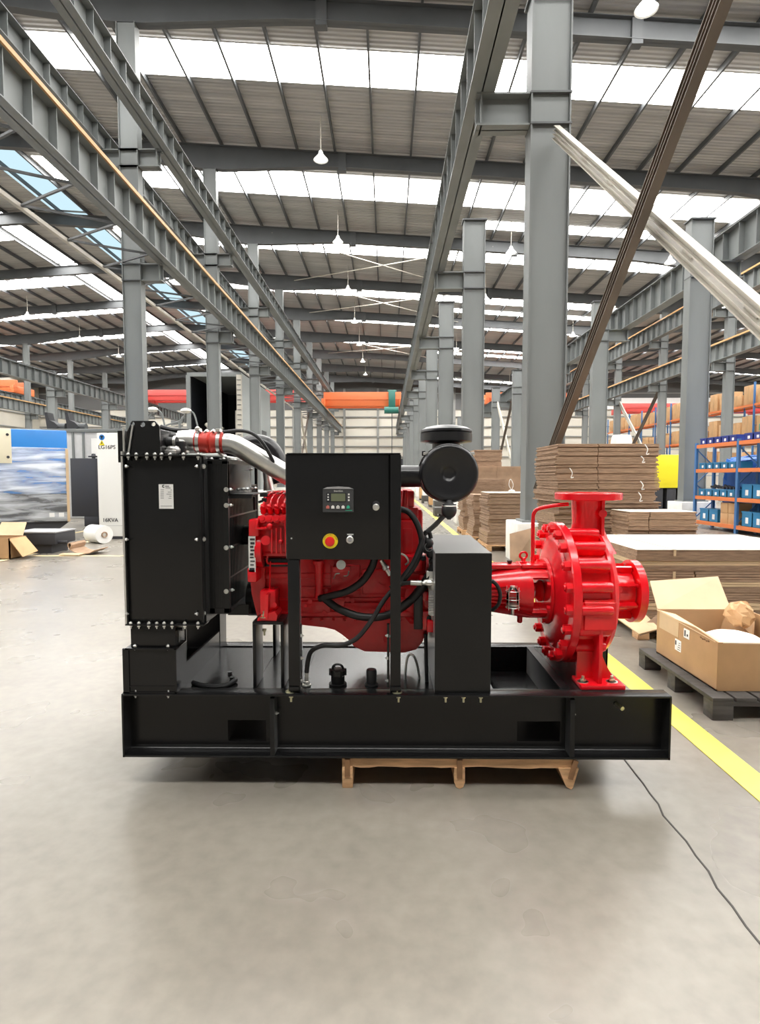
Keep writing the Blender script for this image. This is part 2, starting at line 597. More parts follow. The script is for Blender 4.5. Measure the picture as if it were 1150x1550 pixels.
def sky_strip(xa, xb, ya, yb, m=DAY, dz=0.0):
    za, zb = roof_z(xa) + T - .012 + dz, roof_z(xb) + T - .012 + dz
    b = MB()
    b.prism([(xa, za), (xb, zb), (xb, zb + .008), (xa, za + .008)], 'y', ya, yb)
    return b.build('skylight_panel', m, ceiling, smooth=False)


for i, ry in enumerate(RAFT_Y[:-1]):
    if ry < -7:
        continue  # unseen bays tuned for front light: the last one gets no strips
    ya = ry + 2.2
    yb = ya + (1.75, 2.3, 1.6, 2.1)[i % 4]
    sky_strip(-16.6, 19.2, ya, yb)
    sky_strip(19.7, 38.5, ya, yb)
    sky_strip(41.5, 55.5, ya, yb)
    sky_strip(-49.5, RIDGE - 3.3, ya, yb)
    if i % 2 == 1:
        sky_strip(5.0, 19.2, ry + 6.0, ry + 7.0)
# ridge light: milky sheet beside a clear blue one
for ya, yb in zip(RAFT_Y[1:-1], RAFT_Y[2:]):
    sky_strip(RIDGE - 2.8, RIDGE, ya + .15, yb - .15, DAY, -0.02)
    sky_strip(RIDGE, RIDGE + 1.1, ya + .15, yb - .15, DAY, -0.02)
    sky_strip(RIDGE + 1.2, RIDGE + 3.2, ya + .15, yb - .15, DAYB, -0.02)


def haunch(x):
    d = 0.62
    for xs in (-7.55, VALLEY, -35.5):
        t = max(0, 1 - abs(x - xs) / 5.0)
        d += 0.42 * t
    return d


raft = MB()
xs = [XL + (XR - XL) * k / 106 for k in range(107)]
up = [(x, roof_z(x)) for x in xs]
lo = [(x, roof_z(x) - haunch(x)) for x in xs]
for k in range(len(xs) - 1):
    raft.prism([lo[k], lo[k + 1], up[k + 1], up[k]], 'y', -.012, .012)
    for (p, s_) in ((lo, 1), (up, -1)):
        a, c = p[k], p[k + 1]
        raft.prism([(a[0], a[1]), (c[0], c[1]), (c[0], c[1] + .02 * s_), (a[0], a[1] + .02 * s_)], 'y', -.14, .14)
raft_me = raft.mesh('rafter', STEELD, smooth=False)
for ry in RAFT_Y:
    inst('rafter', raft_me, ceiling, (0, ry, 0))
# stiff plates under the rafters near mid nave
pl_me = MB().box(-.16, .16, -.13, .13, -.75, -.03).mesh('splice_plate', STEELD, smooth=False)
for ry in RAFT_Y[3:]:
    for x in (-1.9, 7.2, -28.0):
        inst('splice_plate', pl_me, ceiling, (x, ry, roof_z(x)))
# thin wind brace rods
for ry in (33.7, 41.7, 57.7):
    b = MB()
    b.cyl((-6.5, ry, roof_z(-6.5) - .3), (6.0, ry + 8, roof_z(6) - .3), .03, n=6)
    b.cyl((-6.5, ry + 8, roof_z(-6.5) - .3), (6.0, ry, roof_z(6) - .3), .03, n=6)
    b.build('wind_brace', STEELL, ceiling)

# walls
wb = MB().box(XL, XR, Y1H, Y1H + .2, 0, 18).build('wall_back', WALLM)
tag(wb, 'beige clad end wall of the hall with grey rails', kind='structure')
MB().box(XL, XR, Y1H - .12, Y1H - .01, 11.0, 17).build('upper_shade_band', WALL_SHADE, wb)  # dark grey band paints in the unlit upper wall
MB().box(24, 50, Y1H - .3, Y1H - .13, 11.0, 12.6).build('bright_band', PAPER, wb)
for z in (2.6, 4.2, 5.7, 7.1, 8.5, 9.9, 13.2):
    MB().box(XL, XR, Y1H - .22, Y1H - .01, z, z + .16).build('girt', GIRT, wb)
for x in (-13.5, -6.2, -1.4, 3.6, 9.5, 19, 30):
    MB().box(x, x + .3, Y1H - .3, Y1H - .01, 0, 14).build('wall_post', GIRT, wb)
dm = BOOTHIN
for x in (-8.4, -5.0, -2.6, .9, 14.5):
    MB().box(x, x + 1.6, Y1H - .25, Y1H - .01, 1.6, 4.0).build('dark_window', dm, wb)
wl = MB().box(XL - .2, XL, Y0H, Y1H, 0, 18).build('wall_left', WALLM)
tag(wl, 'beige clad long side wall far behind the blue wrapped unit', kind='structure')
for z in (2.0, 4.0, 6.0, 8.0, 10.0):
    MB().box(XL, XL + .15, Y0H, Y1H, z, z + .16).build('girt', GIRT, wl)
wr = MB().box(XR, XR + .2, Y0H, Y1H, 0, 18).build('wall_right', WALLM)
tag(wr, 'beige clad long side wall behind the pallet racks', kind='structure')
wf = MB().box(XL, XR, Y0H - .2, Y0H, 0, 18).build('unseen_dark_wall_front', GIRT)  # unseen wall, made dark grey to cut the light from behind
tag(wf, 'unseen wall behind the viewer, darkened to hold back front light', kind='structure')

# ------------------------------------------------------------------ columns
def column(X, Y, ztop, dep, fl, label, brackets=(), plinth=True, cap=False, z0=0.66):
    """H column, web across the hall; brackets = (side, top z, reach)"""
    root = thing('steel_column', label, None, (X, Y, 0), kind='structure')
    zb = z0 if plinth else 0
    h = dep / 2
    b = MB()
    b.box(X - h, X - h + .025, Y - fl / 2, Y + fl / 2, zb, ztop)
    b.box(X + h - .025, X + h, Y - fl / 2, Y + fl / 2, zb, ztop)
    b.box(X - h + .025, X + h - .025, Y - fl / 2 + .05, Y - fl / 2 + .07, zb, ztop)
    b.box(X - h + .025, X + h - .025, Y + fl / 2 - .07, Y + fl / 2 - .05, zb, ztop)
    b.build('shaft', STEEL, root, smooth=False)
    if plinth:
        MB().box(X - .5, X + .5, Y - .45, Y + .45, 0, z0, .015).build('plinth', CONCRETE, root)
        MB().box(X - h - .06, X + h + .06, Y - fl / 2 - .06, Y + fl / 2 + .06, z0, z0 + .035).build('base_plate', STEEL, root)
    for (sd, zt, reach) in brackets:
        b = MB()
        x0, x1 = (X + sd * h, X + sd * (h + reach))
        x0, x1 = min(x0, x1), max(x0, x1)
        b.box(x0, x1, Y - .15, Y + .15, zt - .03, zt)
        b.box(x0, x1, Y - .15, Y + .15, zt - .5, zt - .47)
        b.box(x0, x1, Y - .012, Y + .012, zt - .5, zt)
        xe = x1 - .08 if sd > 0 else x0 + .08
        b.box(xe - .012, xe + .012, Y - .14, Y + .14, zt - .5, zt)
        b.build('bracket', STEEL, root, smooth=False)
        b = MB()
        for zz in (zt - .02, zt - .49):
            b.box(X - h - .01, X + h + .01, Y - fl / 2 - .012, Y + fl / 2 + .012, zz - .015, zz + .015)
        b.build('stiffener_plate', STEELD, root, smooth=False)
    if cap:
        MB().box(X - h - .04, X + h + .04, Y - fl / 2 - .04, Y + fl / 2 + .04, ztop, ztop + .04).build('cap_plate', STEELD, root, smooth=False)
    return root


YS = [1.7 + 8 * k for k in range(0, 11)]
for k, Y in enumerate(YS[2:]):
    column(-7.57, Y, roof_z(-7.57) - 1.0, .55, .34, f'{NTH[k]} tall grey column behind the radiator, counted from the pump set',
           brackets=((1, 7.72, .62), (1, 11.0, .62), (-1, 11.0, .62)))
column(2.58, YS[0], 8.9, .63, .36, 'grey crane column standing beside the open carton, out of the picture', brackets=((-1, 7.45, .85),), cap=True)
for k, Y in enumerate(YS[1:]):
    column(2.58, Y, 8.9, .63, .36, f'{NTH[k]} grey crane column behind the cardboard stacks, counted from the pump set',
           brackets=((-1, 7.45, .85),), cap=True)
for k, Y in enumerate(YS[2:]):
    column(9.22, Y, 8.9, .66, .36, f'{NTH[k]} grey crane column behind the blue bin shelf, counted from the shelf',
           brackets=((1, 7.75, .9),), cap=True)
for k, Y in enumerate(YS[3:]):
    column(-23.93, Y, 8.9, .6, .34, f'{NTH[k]} grey crane column beyond the blue wrapped unit, counted from the unit', brackets=((1, 7.6, .7),), cap=True, plinth=False)
for k, Y in enumerate(YS[5:]):
    column(-35.5, Y, roof_z(-35.5) - .9, .5, .34, f'{NTH[k]} tall column of the outer row beyond the blue wrapped unit', brackets=((1, 7.6, .7),), plinth=False)
for k, Y in enumerate(YS[3:]):
    column(19.45, Y, roof_z(19.45) - .9, .5, .34, f'{NTH[k]} grey column in front of the pallet racks, counted from the blue bin shelf', brackets=((-1, 7.9, .75), (-1, 10.9, .75)), plinth=False)

# ------------------------------------------------------------------ crane runway beams
def runway(X, zb, zt, y0, y1, label, rail=None, fw=.40):
    root = thing('runway_beam', label, None, (X, y0, zb), kind='structure')
    b = MB()
    b.box(X - fw / 2, X + fw / 2, y0, y1, zb, zb + .025)
    b.box(X - fw / 2, X + fw / 2, y0, y1, zt - .025, zt)
    b.box(X - .01, X + .01, y0, y1, zb, zt)
    b.build('girder', STEEL, root, smooth=False)
    MB().box(X - .04, X + .04, y0, y1, zt, zt + .1).build('rail', STEELD, root, smooth=False)
    if rail:
        sd = 1 if X < 0 else -1
        MB().box(X + sd * (fw / 2 + .005), X + sd * (fw / 2 + .05), y0, y1, zt - .03, zt + .06).build('power_rail', ORAIL, root, smooth=False)
    st = MB().box(X - fw / 2 + .03, X + fw / 2 - .03, -.012, .012, zb + .025, zt - .025).mesh('stiffener', STEEL, smooth=False)
    y = y0 + .4
    while y < y1:
        inst('stiffener', st, root, (0, y, 0))
        y += .8


runway(-6.6, 7.72, 8.6, 1.7, 83.5, 'lower runway beam with ochre power rail behind the radiator', True)
runway(-6.6, 11.0, 11.65, 9.7, 83.5, 'upper runway beam over the ochre railed beam behind the radiator', False)
runway(-8.5, 11.0, 11.62, 9.7, 83.5, 'upper runway beam on the side of the tall columns facing the ridge light', False)
runway(1.5, 7.45, 8.5, 1.7, 83.5, 'runway beam on the columns behind the cardboard stacks', False)
runway(10.3, 7.75, 8.75, 9.7, 83.5, 'runway beam on the columns behind the blue bin shelf', False)
runway(18.6, 7.9, 8.8, 17.7, 83.5, 'lower runway beam with ochre rail before the pallet racks', True)
runway(18.6, 10.9, 11.9, 17.7, 83.5, 'upper runway beam with ochre rail before the pallet racks', True)
runway(-23.1, 7.6, 8.5, 25.7, 83.5, 'runway beam on the columns beyond the blue wrapped unit', False)
runway(-34.7, 7.6, 8.6, 33.7, 83.5, 'runway beam with ochre rail on the outer row of columns', True)

runway(-36.5, 8.75, 9.52, 33.7, 83.5, 'higher runway beam on the outer side of the outer columns', False)

# horizontal lattice beside the lower beam
lat = thing('lattice_walkway', 'pale horizontal lattice beside the lower runway beam behind the radiator', None, (-8.6, 9.7, 7.75), kind='structure')
MB().box(-8.7, -8.6, 9.7, 83, 7.72, 7.82).build('chord', STEELL, lat, smooth=False)
lb = MB().bar((-8.6, 0, 7.78), (-6.8, 1.0, 7.78), .05, .05)
lb.bar((-6.8, 1.0, 7.78), (-8.6, 2.0, 7.78), .05, .05)
lm = lb.mesh('lacing', STEELD, smooth=False)
y = 10.0
while y < 80:
    inst('lacing', lm, lat, (0, y, 0)); y += 2.0

# ------------------------------------------------------------------ vertical X braces
def brace(X, ya, za, yb, zb_, label, m, w=.115, g=.05, off=0.0):
    root = thing('diagonal_brace', label, None, (X, ya, min(za, zb_)), kind='structure')
    d = Vector((0, yb - ya, zb_ - za)).normalized()
    n = Vector((0, -d.z, d.y))
    for sgn in (-1, 1):
        b = MB()
        o = n * (sgn * (g / 2 + w / 4))
        a, c = Vector((X + off, ya, za)) + o, Vector((X + off, yb, zb_)) + o
        b.bar(a, c, .012, w / 2, up=n)
        e = n * (sgn * (w / 4))
        b.bar(a + e, c + e, .09, .012, up=n)
        b.bar(a - e, c - e, .09, .012, up=n)
        b.build('channel', m, root, smooth=False)
    L = (Vector((0, yb - ya, zb_ - za))).length
    k = .6
    while k < L:
        p = Vector((X + off, ya, za)) + d * k
        b = MB().bar(p - d * .1, p + d * .1, .02, g + .06, up=n)
        b.build('batten_plate', m, root, smooth=False)
        k += 1.2


brace(2.52, 9.4, 1.15, 1.9, 6.75, 'dark brown diagonal brace rising above the tall cardboard stack', BROWNST, off=-.10)
brace(2.52, 9.4, 6.75, 1.9, .66, 'pale cream diagonal brace crossing in front of the blue bin shelf', STEELL, off=.10)
brace(19.45, 41.9, 7.6, 49.5, 1.0, 'dark brace of the far crossing pair before the pallet racks', BROWNST, w=.26, off=-.1)
brace(19.45, 49.5, 7.6, 41.9, 1.0, 'pale brace of the far crossing pair before the pallet racks', STEELL, w=.26, off=.1)
brace(9.22, 42, 7.6, 49.5, 1.0, 'dark brace of the crossing pair deep down the bin shelf row', BROWNST, w=.3, off=-.1)
brace(9.22, 49.5, 7.6, 42, 1.0, 'pale brace of the crossing pair deep down the bin shelf row', STEELL, w=.3, off=.1)
brace(-7.57, 50, 7.6, 57.5, 1.0, 'pale brace of the crossing pair deep down the radiator row', STEELL, w=.3, off=.1)
brace(-7.57, 57.5, 7.6, 50, 1.0, 'dark brace of the crossing pair deep down the radiator row', BROWNST, w=.3, off=-.1)

# ------------------------------------------------------------------ bridge cranes
def crane(x0, x1, Y, z, h, label, m, hoist=None):
    root = thing('bridge_crane', label, 'crane', (x0, Y, z))
    for dy in (-.9, .9):
        b = MB().box(x0, x1, Y + dy - .22, Y + dy + .22, z, z + h, .03)
        b.box(x0, x1, Y + dy - .3, Y + dy + .3, z + h * .45, z + h * .52)
        b.build('girder', m, root)
    for xe in (x0, x1):
        MB().box(xe - .18, xe + .18, Y - 1.7, Y + 1.7, z - .1, z + h * .5, .03).build('end_carriage', m, root)
    if hoist:
        hx, hm = hoist
        b = MB().box(hx - .45, hx + .45, Y - .9, Y + .9, z + h, z + h + .25, .03)
        b.cyl((hx - .8, Y - 1.3, z - .45), (hx + .7, Y - 1.3, z - .45), .36, n=12)
        b.box(hx - .35, hx + .35, Y - 1.5, Y - 1.1, z - .2, z + h + .1, .02)
        b.build('hoist', hm, root)
        MB().cyl((hx, Y - 1.3, z - 5.5), (hx, Y - 1.3, z - .4), .05, n=6).build('hoist_rope', STEELD, root)
        MB().box(hx - .15, hx + .15, Y - 1.42, Y - 1.18, z - 5.9, z - 5.4, .04).build('hook_block', YELLOW, root)
    return root


crane(-6.6, 1.5, 62.5, 8.81, 1.45, 'orange double girder crane with teal hoist over the middle aisle', CRANE_O, (.55, TEAL))
crane(-23.1, -8.3, 57.0, 8.72, 1.0, 'red bridge crane partly hidden by the tall grey booth', CRANE_R)
crane(-48.6, -36.5, 58.5, 9.74, 1.2, 'orange bridge crane beyond the outer row of tall columns', CRANE_O)
crane(10.3, 18.6, 62.0, 9.02, 1.1, 'orange bridge crane over the aisle of the pallet racks', CRANE_O)
crane(27.5, 44.0, 70.0, 9.0, 1.0, 'long reddish orange crane under the bright band of the end wall', CRANE_R)

# ------------------------------------------------------------------ pendant lamps
rod_me = MB().cyl((0, 0, .27), (0, 0, 1.665), .02, n=6).mesh('rod', STEELL)
shade_me = MB().lathe([(.36, .05), (.30, .09), (.22, .10), (0, .29), (-.01, .29), (.2, .085)], (0, 0, 0), (0, 0, 1), 18, False).mesh('shade', WHITE)
bulb_me = MB().lathe([(0.02, .01), (.02, .255), (.03, .255)], (0, 0, 0), (0, 0, 1), 18, False).mesh('lens', LAMP)
rows = [(-2.58, 'middle aisle', 15.5), (6.55, 'aisle behind the cardboard stacks', 15.5), (14.9, 'aisle before the pallet racks', 23.5), (-14.2, 'aisle behind the white cabinet', 31.5), (-29.0, 'aisle beyond the blue wrapped unit', 31.5)]
for X, where, y0 in rows:
    k = 0
    y = y0
    while y < 78:
        t = thing('pendant_lamp', f'{NTH[k]} white conical high bay lamp over the {where}', 'lamp', (X, y, roof_z(X) - 1.45), group=f'high bay lamps over the {where}')
        inst('rod', rod_me, t, (0, 0, 0)).matrix_parent_inverse = Matrix.Identity(4)
        inst('shade', shade_me, t, (0, 0, 0)).matrix_parent_inverse = Matrix.Identity(4)
        inst('lens', bulb_me, t, (0, 0, 0)).matrix_parent_inverse = Matrix.Identity(4)
        k += 1
        y += 8

# ------------------------------------------------------------------ the pump set (everything bolted to one skid)
SX0, SX1, SF, SB_, SZ0, SZ1 = -1.185, 1.262, 2.53, 3.36, 0.142, 0.432
SET = thing('fire_pump_set', 'red diesel fire pump set with black radiator and control box on black skid', 'pump set', (0.04, 2.95, SZ0))


def fb(px0, px1, py0, py1, Y, d, bev=0.0, mb=None):
    """box whose front face covers a measured rectangle on the plane y = Y and which reaches d back"""
    a, c = q(px0, py1, Y), q(px1, py0, Y)
    return (mb or MB()).box(a.x, c.x, Y, Y + d, a.z, c.z, bev)


hexm = MB().lathe([(0, .0078), (.007, .0078), (.008, .006)], (0, 0, 0), (0, -1, 0), 6)
hexm.cyl((0, -.007, 0), (0, -.014, 0), .004, n=8)
hexm.cyl((0, .0, 0), (0, -.002, 0), .011, n=14)
BOLT_F = hexm.mesh('bolt', ZINC)
hv = MB().lathe([(0, .0078), (.006, .0078), (.008, .0055)], (0, 0, 0), (0, 0, 1), 6)
hv.cyl((0, 0, .006), (0, 0, .011), .004, n=8)
BOLT_U = hv.mesh('bolt', ZINC)
hd = MB().lathe([(0, .007), (.008, .007)], (0, 0, 0), (0, 0, -1), 6).cyl((0, 0, -.008), (0, 0, -.016), .0035, n=8)
BOLT_D = hd.mesh('bolt', ZINC)
hr = MB().lathe([(0, .0075), (.006, .0075), (.008, .006)], (0, 0, 0), (1, 0, 0), 6).cyl((.006, 0, 0), (.014, 0, 0), .0035, n=8)
BOLT_X = hr.mesh('bolt', ZINC)
BIGB = MB().lathe([(0, .014), (.013, .014), (.015, .010)], (0, 0, 0), (0, 0, 1), 6).cyl((0, 0, .0), (0, 0, .003), .022, n=16).cyl((0, 0, .013), (0, 0, .028), .007, n=8).mesh('bolt', BRASSY)
BIGBD = MB().lathe([(0, .010), (.010, .010)], (0, 0, 0), (0, 0, -1), 6).cyl((0, 0, -.01), (0, 0, -.03), .005, n=8).mesh('bolt', BRASSY)

# --- base frame
WEB = SF + .075
fr = MB()


def rect(px0, px1, py0, py1, Y):
    a, c = q(px0, py1, Y), q(px1, py0, Y)
    return [(a.x, a.z), (c.x, a.z), (c.x, c.z), (a.x, c.z)]


fork = [rect(345, 403, 1090, 1122, WEB), rect(782, 848, 1092, 1122, WEB)]
webp = [(SX0, SZ0), (SX1, SZ0), (SX1, SZ1), (SX0, SZ1)]
for wy in (WEB, SB_ - .083):
    fr.prism(webp, 'y', wy, wy + .008, holes=fork)
for wy0, wy1 in ((SF, WEB), (SB_ - .075, SB_)):
    fr.box(SX0, SX1, wy0, wy1 + .004, SZ1 - .009, SZ1, .002)
    fr.box(SX0, SX1, wy0, wy1 + .004, SZ0, SZ0 + .010, .002)
fr.box(SX0, SX0 + .008, SF, SB_, SZ0, SZ1 - .009)
for ya_, yb_ in ((SF, WEB + .008), (SB_ - .083, SB_)):
    fr.box(SX1 - .008, SX1, ya_, yb_, SZ0, SZ1 - .009)
fr.box(1.06, 1.07, WEB + .010, SB_ - .086, SZ0 + .02, SZ1 - .022)
for fx0, fx1 in ((SX0 + .008, SX1 - .008),):
    fr.prism([(WEB - .012, SZ0 + .010), (WEB - .006, SZ0 + .013), (WEB - .002, SZ0 + .018), (WEB, SZ0 + .026), (WEB, SZ0 + .010)], 'x', fx0, fx1)
frame = fr.build('base_frame', BLACK, SET)
# fork pockets (rectangular tubes through the skid)
for f in fork:
    (x0, z0), (x1, _), (_, z1), _ = f
    b = MB().box(x0, x1, WEB + .008, SB_ - .085, z0 - .006, z0).box(x0, x1, WEB + .008, SB_ - .085, z1, z1 + .006)
    b.box(x0 - .006, x0, WEB + .008, SB_ - .085, z0, z1).box(x1, x1 + .006, WEB + .008, SB_ - .085, z0, z1)
    b.build('fork_pocket', BLACK, frame)
for xs_ in (q(411, 1050, SF).x, q(868, 1050, SF).x):
    b = MB().prism([(WEB, SZ0 + .01), (SF + .004, SZ0 + .01), (SF + .004, SZ1 - .05), (SF + .012, SZ1 - .022), (SF + .03, SZ1 - .01), (WEB, SZ1 - .01)], 'x', xs_ - .010, xs_ + .010)
    b.build('web_stiffener', BLACKG, frame)
    inst('bolt', BOLT_X, frame, (xs_ + .010, SF + .04, SZ1 - .10))
DX0, DX1 = -.94, .47
dk = MB().box(DX0, DX1, WEB + .01, SB_ - .085, SZ1 - .02, SZ1 - .006)
for xx in (-.62, -.40, -.02, .22):
    dk.box(xx - .004, xx + .004, WEB + .02, SB_ - .09, SZ1 - .006, SZ1 - .003)
dk.build('tank_top_plate', DECK, frame)
MB().box(.83, 1.072, WEB + .008, SB_ - .085, SZ1 - .02, SZ1 - .002).build('pump_bed_plate', BLACK, frame)
MB().box(.80, .83, WEB + .008, SB_ - .085, SZ0 + .02, SZ1 - .002, .003).box(.80, .84, WEB + .008, SB_ - .085, SZ1 - .010, SZ1).build('cross_member', BLACKG, frame)
MB().box(.48, .80, WEB + .01, SB_ - .085, SZ0 + .012, SZ0 + .02).build('drip_tray', DECK, frame)
MB().box(.475, .49, WEB + .01, SB_ - .085, SZ0 + .01, SZ1 - .006).build('tank_end_plate', BLACK, frame)
MB().box(DX0 - .012, DX0, WEB + .02, SB_ - .08, SZ0 + .02, SZ1 + .10).build('cross_plate', BLACK, frame)
for px in (443, 605):
    p = q(px, 1046, SF + .03)
    inst('bolt', BIGB, frame, (p.x - .012, SF + .035, SZ1)); inst('bolt', BIGBD, frame, (p.x - .006, SF + .02, SZ1 - .009))
for px in (674, 701, 727):
    p = q(px, 1055, SF + .03)
    inst('bolt', BIGBD, frame, (p.x, SF + .022, SZ1 - .009))
p = q(932, 1065, WEB)
MB().cyl((p.x, WEB, p.z), (p.x + .012, WEB - .045, p.z - .006), .010, n=10).build('plug', BRASSY, frame)
# welded engine stand on the skid
a = q(380, 945, 2.63); c = q(428, 945, 2.63)
xa_, xb_ = q(383, 1040, 2.63).x, q(425, 1040, 2.63).x
for ya_, yb_ in ((2.63, 2.78), (3.10, 3.22)):
    st = MB()
    st.box(xa_, xa_ + .016, ya_, yb_, SZ1 - .006, .735, .003)
    st.box(xb_, xb_ + .016, ya_, yb_, SZ1 - .006, .735, .003)
    st.box(xa_, xb_ + .016, ya_ - .005, yb_ + .02, .722, .738, .006)
    st.build('engine_stand', BLACKG, frame)
# deck fittings
for (px, kind) in ((511, 'cap'), (562, 'stub')):
    p = q(px, 1040, 2.66)
    if kind == 'cap':
        b = MB().lathe([(0, .042), (.008, .042), (.010, .032), (.045, .032), (.05, .038), (.072, .038), (.076, .03)], (p.x, 2.67, SZ1 - .004), (0, 0, 1), 20)
        b.torus((p.x, 2.67, SZ1 + .073), (0, 1, .3), .024, .006, 16, 6)
        for k in range(6):
            a = PI * k / 3
            b.cyl((p.x + .036 * math.cos(a), 2.67 + .036 * math.sin(a), SZ1 + .042), (p.x + .036 * math.cos(a), 2.67 + .036 * math.sin(a), SZ1 + .073), .006, n=6)
        b.build('filler_cap', BLACKG, frame)
    else:
        MB().lathe([(0, .03), (.006, .03), (.008, .023), (.065, .025), (.074, .022)], (p.x, 2.67, SZ1 - .004), (0, 0, 1), 20).build('breather_stub', RUBBER, frame)
p = q(464, 1036, 2.66)
b = MB().lathe([(0, .024), (.006, .024), (.006, .016), (.02, .016), (.022, .011), (.045, .011), (.045, .009), (.075, .009)], (p.x, 2.66, SZ1 - .004), (0, 0, 1), 6)
b.build('hose_fitting', ALU, frame)
MB().tube([q(613, 1045, 2.75), q(614, 1010, 2.75), q(618, 993, 2.75), q(626, 993, 2.75), q(632, 1010, 2.76), q(637, 1045, 2.76)], .006).build('drain_tube', ALU, frame)
MB().tube([q(646, 1045, 2.72), q(645, 1000, 2.72), q(644, 960, 2.72)], .009).build('drain_tube', RUBBER, frame)
MB().lathe([(0, .02), (.01, .02), (.02, .012), (.05, .012)], q(646, 1045, 2.72) - Vector((0, 0, .01)), (0, 0, 1), 8).build('hose_fitting', BLACKG, frame)
# arc shaped hand hole edge on the tank top
def onz(px, py, z):
    d = q(px, py, 2.8) - Vector((0, 0, EYE))
    t = (z - EYE) / d.z
    return Vector((d.x * t, d.y * t, z))


MB().tube([onz(292, 1033, SZ1 + .004), onz(305, 1037, SZ1 + .004), onz(325, 1039, SZ1 + .004), onz(345, 1036, SZ1 + .005), onz(357, 1029, SZ1 + .006)], .011, 8).build('cable_loop', RUBBER, frame)
for (px, py) in ((348, 1020), (351, 1028)):
    d = q(px, py, 2.8); t = (SZ1 - .005 - EYE) / (d.z - EYE); pp = Vector((d.x * t, d.y * t, SZ1 - .006))
    MB().cyl(pp, pp + Vector((0, 0, .012)), .011, n=10).build('plug', RUBBER, frame)

# --- radiator
RF = 2.56
rx0, rx1 = qx(190, RF, 800), qx(305, RF, 800)
rz0, rz1 = qz(945, RF), qz(690, RF)
rb = MB()
rb.box(rx0 + .01, rx1 - .005, RF + .006, 3.32, rz0 + .004, rz1 - .004)
rad = rb.build('radiator', BLACK, SET)
pn = MB().box(rx0, rx1, RF, RF + .006, rz0, rz1, .002)
pn.box(rx0, rx0 + .006, RF - .012, RF + .05, rz0, rz1, .001)
pn.box(rx1 - .004, rx1 + .002, RF - .010, RF + .05, rz0, rz1, .001)
pn.box(rx0 - .004, rx1 + .01, RF - .022, RF + .05, rz1 - .002, rz1 + .004, .001)
pn.box(rx0 - .004, rx1 + .01, RF - .022, RF + .05, rz0 - .004, rz0 + .002, .001)
pn.build('side_panel', BLACK, rad)
MB().box(rx0 - .008, rx0 + .0, RF - .012, 3.3, rz0, rz1 + .02).build('edge_seal', ALU, rad)
for px in (196, 208, 224, 236, 246, 259, 279, 301):
    p = q(px, 690, RF)
    inst('bolt', BOLT_U, rad, (p.x, RF - .012, rz1 + .004)); inst('bolt', BOLT_D, rad, (p.x, RF - .012, rz1 - .002))
for px in (200, 212, 227, 239, 250, 262, 281, 301):
    p = q(px, 945, RF)
    inst('bolt', BOLT_U, rad, (p.x, RF - .012, rz0 + .002)); inst('bolt', BOLT_D, rad, (p.x, RF - .012, rz0 - .004))
for py in (706, 816, 928):
    for px in (192, 301):
        p = q(px, py, RF)
        inst('bolt', BOLT_X, rad, (p.x, RF - .014, p.z), (0, 0, 0 if px < 250 else PI))
    p = q(308, py, RF + .02)
    inst('bolt', BOLT_F, rad, (p.x, RF + .02, p.z))
# rating plate
lp = MB().prism(rect(241, 262, 733, 770, RF - .001), 'y', RF - .002, RF).build('rating_label', PAPER, rad, smooth=False)
lp['label'] = 'white rating label with fine print'
pr = MB()


def ink(mb, px0, px1, py0, py1, Y):
    a, c = q(px0, py1, Y), q(px1, py0, Y)
    mb.box(a.x, c.x, Y - .0008, Y, a.z, c.z)


ink(pr, 250, 256, 735, 737, RF - .002); ink(pr, 250.5, 258, 738, 739.2, RF - .002)
for k, (a, c) in enumerate(((258, 260), (254, 259.5), (252, 259.5), (256, 259.5), (255, 259.5))):
    ink(pr, 243, 248, 741 + k * 3.1, 742 + k * 3.1, RF - .002); ink(pr, a, c, 741.3 + k * 3.1, 742.3 + k * 3.1, RF - .002)
ink(pr, 243, 260, 765.5, 766.3, RF - .002)
pr.build('label_print', GREYINK, rad, smooth=False)
cc = q(247.5, 736, RF - .002)
cb = MB()
arc = [(cc.x + .0066 * math.cos(a), cc.z + .0066 * math.sin(a)) for a in [math.radians(50 + 26 * k) for k in range(11)]]
arc2 = [(cc.x + .0032 * math.cos(a), cc.z + .0032 * math.sin(a)) for a in [math.radians(50 + 26 * k) for k in range(11)]][::-1]
cb.prism(arc + arc2, 'y', RF - .0028, RF - .002)
cb.build('label_emblem', INK, rad, smooth=False)
# top lifting plate with three holes
pl = [q(*t, RF + .02) for t in ((193, 690), (192, 654), (200, 637), (234, 637), (241, 645), (243, 690))]
ho = [q(*t, RF + .02) for t in ((200.5, 641.5), (216, 642.5), (232, 642))]
MB().prism([(v.x, v.z) for v in pl], 'y', RF + .02, RF + .032, holes=[circ(h.x, h.z, .0095 if i != 1 else .0105, 14) for i, h in enumerate(ho)]).build('lifting_plate', BLACK, rad)
MB().bar(q(201, 643, RF + .012), q(194, 690, RF + .012), .007, .007).build('stay_rod', ALU, rad)
hd_ = MB().box(q(196, 690, RF + .03).x, q(240, 690, RF + .03).x, RF + .034, 3.26, rz1, q(240, 645, RF + .03).z - .01, .01)
hd_.build('header_tank', BLACK, rad)
fb(179, 189, 652, 700, RF + .10, .5).build('expansion_tank', BLACK, rad)
MB().box(rx0 - .012, rx0 - .004, RF + .02, RF + .03, qz(690, RF), qz(645, RF)).build('edge_strip', ALU, rad)
